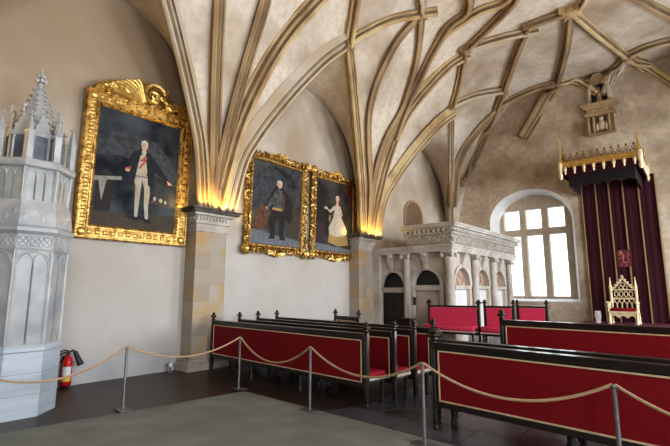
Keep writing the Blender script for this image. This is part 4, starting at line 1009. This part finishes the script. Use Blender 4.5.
# --- the pair
def pair_frame(label, y0, y1, shapes, gr):
    W, H = y1 - y0, 2.74
    t = thing('framed_portrait', label, 'painting', (-8.87, (y0 + y1) / 2, 2.64), 0, 'pair of rococo framed portraits')
    R = .26; m = MB(); frame_loops(m, W, H, [(.06, 0), (.06, .07), (.09, .10), (.13, .07), (.18, .05), (.20, .08), (.235, .08), (R, .045), (R, .02)])
    f = m.build('frame', M['gold_dark'], t, smooth=30)
    m = MB(); rnd = random.Random(int(y0 * 100))
    def orn(u, w, ax):
        k = rnd.random()
        if k < .5: scroll(m, lambda a, b: (.09, a, b), (u, w), rnd.uniform(.07, .12), 1.1, .026, rnd.choice((-1, 1)), rnd.uniform(0, 6), 9)
        else:
            a = rnd.uniform(0, 6.3); m.tube([(.08, u - .1 * math.cos(a), w - .1 * math.sin(a)), (.12, u, w), (.09, u + .1 * math.cos(a + .6), w + .1 * math.sin(a + .6))], [.022, .035, .012], 6)
    along(W, H, .09, .105, orn); along(W, H, .22, .11, lambda u, w, d: m.ell((.075, u, w), (.02, .03, .03), 6, 4))
    m.build('rocaille', M['gold_mid'], f)
    for sy in (-1, 1):
        for w, sg in ((.10, -1), (H - .10, 1)):
            m = MB(); u = sy * (W / 2 - .10)
            for q in range(7): a = math.atan2(sg, sy) + (q - 3) * .42; m.tube([(.10, u, w), (.15, u + .09 * math.cos(a), w + .09 * math.sin(a)), (.10, u + .15 * math.cos(a), w + .15 * math.sin(a))], [.03, .042, .02], 6)
            m.ell((.14, u, w), (.05, .07, .07), 8, 5); m.build('corner_shell', M['gold'], t)
    for w, s in ((.03, 1), (H - .03, 1)):
        m = MB()
        for q in range(-3, 4): m.tube([(.10, q * .02, w), (.14, q * .07, w + .03 * (3 - abs(q)) * (1 if w > 1 else -1)), (.1, q * .11, w + .02 * (1 if w > 1 else -1))], [.03, .04, .02], 6)
        m.build('centre_shell', M['gold'], t)
    canvas(t, W - 2 * R, H - 2 * R, .035, gr, shapes).location = (0, 0, R)
    t.rotation_euler = (0, math.radians(1.5), 0); return t
shm = [
    (smoke, [(0, .45), (.3, .5), (.45, .8), (.9, .9), (1, .95), (1, 1), (.35, 1), (0, .8)]), (dkbr, [(.55, .97), (.8, .90), (.72, .84), (.35, .97)]),
    (greyl, [(0, 0), (1, 0), (1, .08), (.5, .12), (0, .17)]), (rust, [(.02, .16), (.30, .18), (.36, .40), (.22, .50), (.06, .36)]), (earth, [(.70, .12), (.98, .10), (.98, .45), (.86, .52), (.74, .40)]),
    (dkbr, [(.36, .62), (.46, .74), (.60, .73), (.78, .60), (.84, .36), (.76, .28), (.66, .34), (.64, .14), (.56, .10), (.54, .32), (.47, .32), (.46, .12), (.38, .12), (.38, .40)]),
    (steelc, [(.40, .60), (.47, .70), (.58, .69), (.62, .58), (.58, .45), (.42, .45)]), (steelc, [(.40, .60), (.36, .56), (.28, .45), (.31, .43), (.42, .52)]), (rust, [(.58, .69), (.66, .60), (.64, .44), (.60, .45), (.62, .58)]),
    (goldp, [(.40, .46), (.60, .46), (.60, .43), (.40, .43)]), (dkbr, [(.38, .14), (.46, .14), (.47, .08), (.34, .07)]), (dkbr, [(.56, .13), (.64, .13), (.70, .07), (.57, .07)]),
    (skin, el(.29, .44, .025, .016)), (skin, el(.53, .755, .045, .045)), (hair, [(.475, .73), (.48, .80), (.53, .82), (.58, .80), (.585, .72), (.565, .77), (.53, .79), (.495, .77)]), (navy, el(.515, .76, .006, .004)), (navy, el(.545, .76, .006, .004)), (redd, el(.53, .733, .01, .003)),
    (steelc, [(.20, .30), (.22, .31), (.31, .45), (.29, .45)]),
]
shw = [
    (dkbr, [(0, .3), (.22, .4), (.3, .85), (0, 1)]), (rust, [(.72, .98), (1, .98), (1, .62), (.9, .70), (.84, .88)]), (redd, [(.78, .90), (.95, .80), (.98, .92), (.85, .97)]),
    (purp, [(0, .06), (.26, .05), (.22, .32), (.08, .40), (0, .38)]), (greyl, [(0, 0), (1, 0), (1, .05), (.6, .07), (0, .10)]), (earth, [(.78, .06), (1, .05), (1, .55), (.85, .5)]),
    (goldp, [(.34, .12), (.60, .08), (.90, .11), (.84, .34), (.36, .34)]), (whit, [(.50, .62), (.64, .62), (.70, .48), (.82, .36), (.86, .27), (.72, .22), (.50, .21), (.36, .25), (.34, .33), (.46, .48)]),
    (cream, [(.52, .62), (.56, .5), (.50, .26), (.46, .28), (.50, .48)]), (whit, [(.48, .66), (.66, .66), (.64, .50), (.52, .50)]), (cream, [(.48, .655), (.36, .58), (.30, .60), (.31, .57), (.38, .54), (.50, .60)]), (cream, [(.66, .65), (.72, .54), (.66, .50), (.69, .55), (.63, .60)]),
    (whit, el(.26, .60, .05, .02)), (skin, [(.53, .70), (.60, .70), (.61, .65), (.52, .65)]), (skin, el(.565, .745, .042, .044)), (hair, [(.515, .74), (.52, .795), (.565, .815), (.61, .795), (.615, .74), (.59, .775), (.565, .78), (.54, .775)]), (navy, el(.55, .75, .006, .004)), (navy, el(.58, .75, .006, .004)), (redd, el(.565, .725, .01, .003)),
    (goldp, el(.36, .46, .02, .05)),
]
pair_frame('left portrait of the pair: standing man in dark armour and cloak, rococo gold frame', 6.96, 9.28, shm, ground('armour', (.030, .030, .031), (.075, .076, .076), (.13, .135, .14)))
pair_frame('right portrait of the pair: lady in wide white gown, rococo gold frame', 9.42, 11.74, shw, ground('gown', (.026, .022, .020), (.060, .054, .048), (.09, .085, .085)))

# ------------------------------------------------------------------ light
W = bpy.data.worlds.new('sky'); bpy.context.scene.world = W; W.use_nodes = True; nt = W.node_tree
bg = nt.nodes['Background']; tc = nt.nodes.new('ShaderNodeTexCoord'); sp = nt.nodes.new('ShaderNodeSeparateXYZ'); cr = nt.nodes.new('ShaderNodeValToRGB')
nt.links.new(tc.outputs['Generated'], sp.inputs[0]); nt.links.new(sp.outputs[2], cr.inputs[0]); nt.links.new(cr.outputs[0], bg.inputs[0])
cr.color_ramp.elements[0].color = (.95, .93, .86, 1); cr.color_ramp.elements[1].color = (.62, .78, 1, 1); cr.color_ramp.elements[0].position = .0; cr.color_ramp.elements[1].position = .7
bg.inputs['Strength'].default_value = 2.6
def area(name, loc, rot, sx, sy, e, col):
    l = bpy.data.lights.new(name, 'AREA'); l.shape = 'RECTANGLE'; l.size = sx; l.size_y = sy; l.energy = e; l.color = col
    o = bpy.data.objects.new(name, l); C.objects.link(o); o.location = loc; o.rotation_euler = rot; return o
for i, (y, e) in enumerate(((-3.15, 300), (2.85, 430), (8.85, 560), (15.2, 620))):
    area('window_daylight', (XR + .66, y, 3.3), (0, math.radians(84), 0), 4.0, 2.5, e, (.90, .95, 1.))
area('end_window_daylight', (WX, YB + .95, 3.3), (math.radians(-86), 0, 0), 2.8, 3.8, 120, (.88, .94, 1.))
# warm uplights on the capitals, then an added upward fill
def point(name, loc, e, col, r=.1):
    l = bpy.data.lights.new(name, 'POINT'); l.energy = e; l.color = col; l.shadow_soft_size = r
    o = bpy.data.objects.new(name, l); C.objects.link(o); o.location = loc; return o
for y in (-.15, 5.85, 11.85):
    area('capital_uplight', (XL + .70, y, 3.50), (0, math.radians(180 + 32), 0), .10, 1.2, 34, (1, .60, .13))
    area('capital_uplight', (XL + .36, y + .70, 3.50), (math.radians(180 - 32), 0, 0), .5, .10, 3.5, (1, .60, .13))
    area('capital_uplight', (XL + .36, y - .70, 3.50), (math.radians(180 + 32), 0, 0), .5, .10, 3.5, (1, .60, .13))
    point('capital_uplight', (XR - .6, y, 3.6), 60, (1, .72, .38), .05)
area('warm_fill', (1.5, 3.0, 4.2), (math.radians(180), 0, 0), 3, 8, 110, (1, .84, .64))  # added fill light, stands in for warm bounce onto the vault

# ------------------------------------------------------------------ camera
cd = bpy.data.cameras.new('camera'); cam = bpy.data.objects.new('camera', cd); C.objects.link(cam)
cam.location = EYE; cam.rotation_euler = (PI / 2 + PITCH, 0, YAW); cd.sensor_width = 36; cd.lens = 36 * FPX / 670; cd.clip_end = 300
bpy.context.scene.camera = cam
sc_ = bpy.context.scene
sc_.view_settings.view_transform = 'Standard'; sc_.view_settings.exposure = 0.15; sc_.view_settings.look = 'Medium High Contrast'
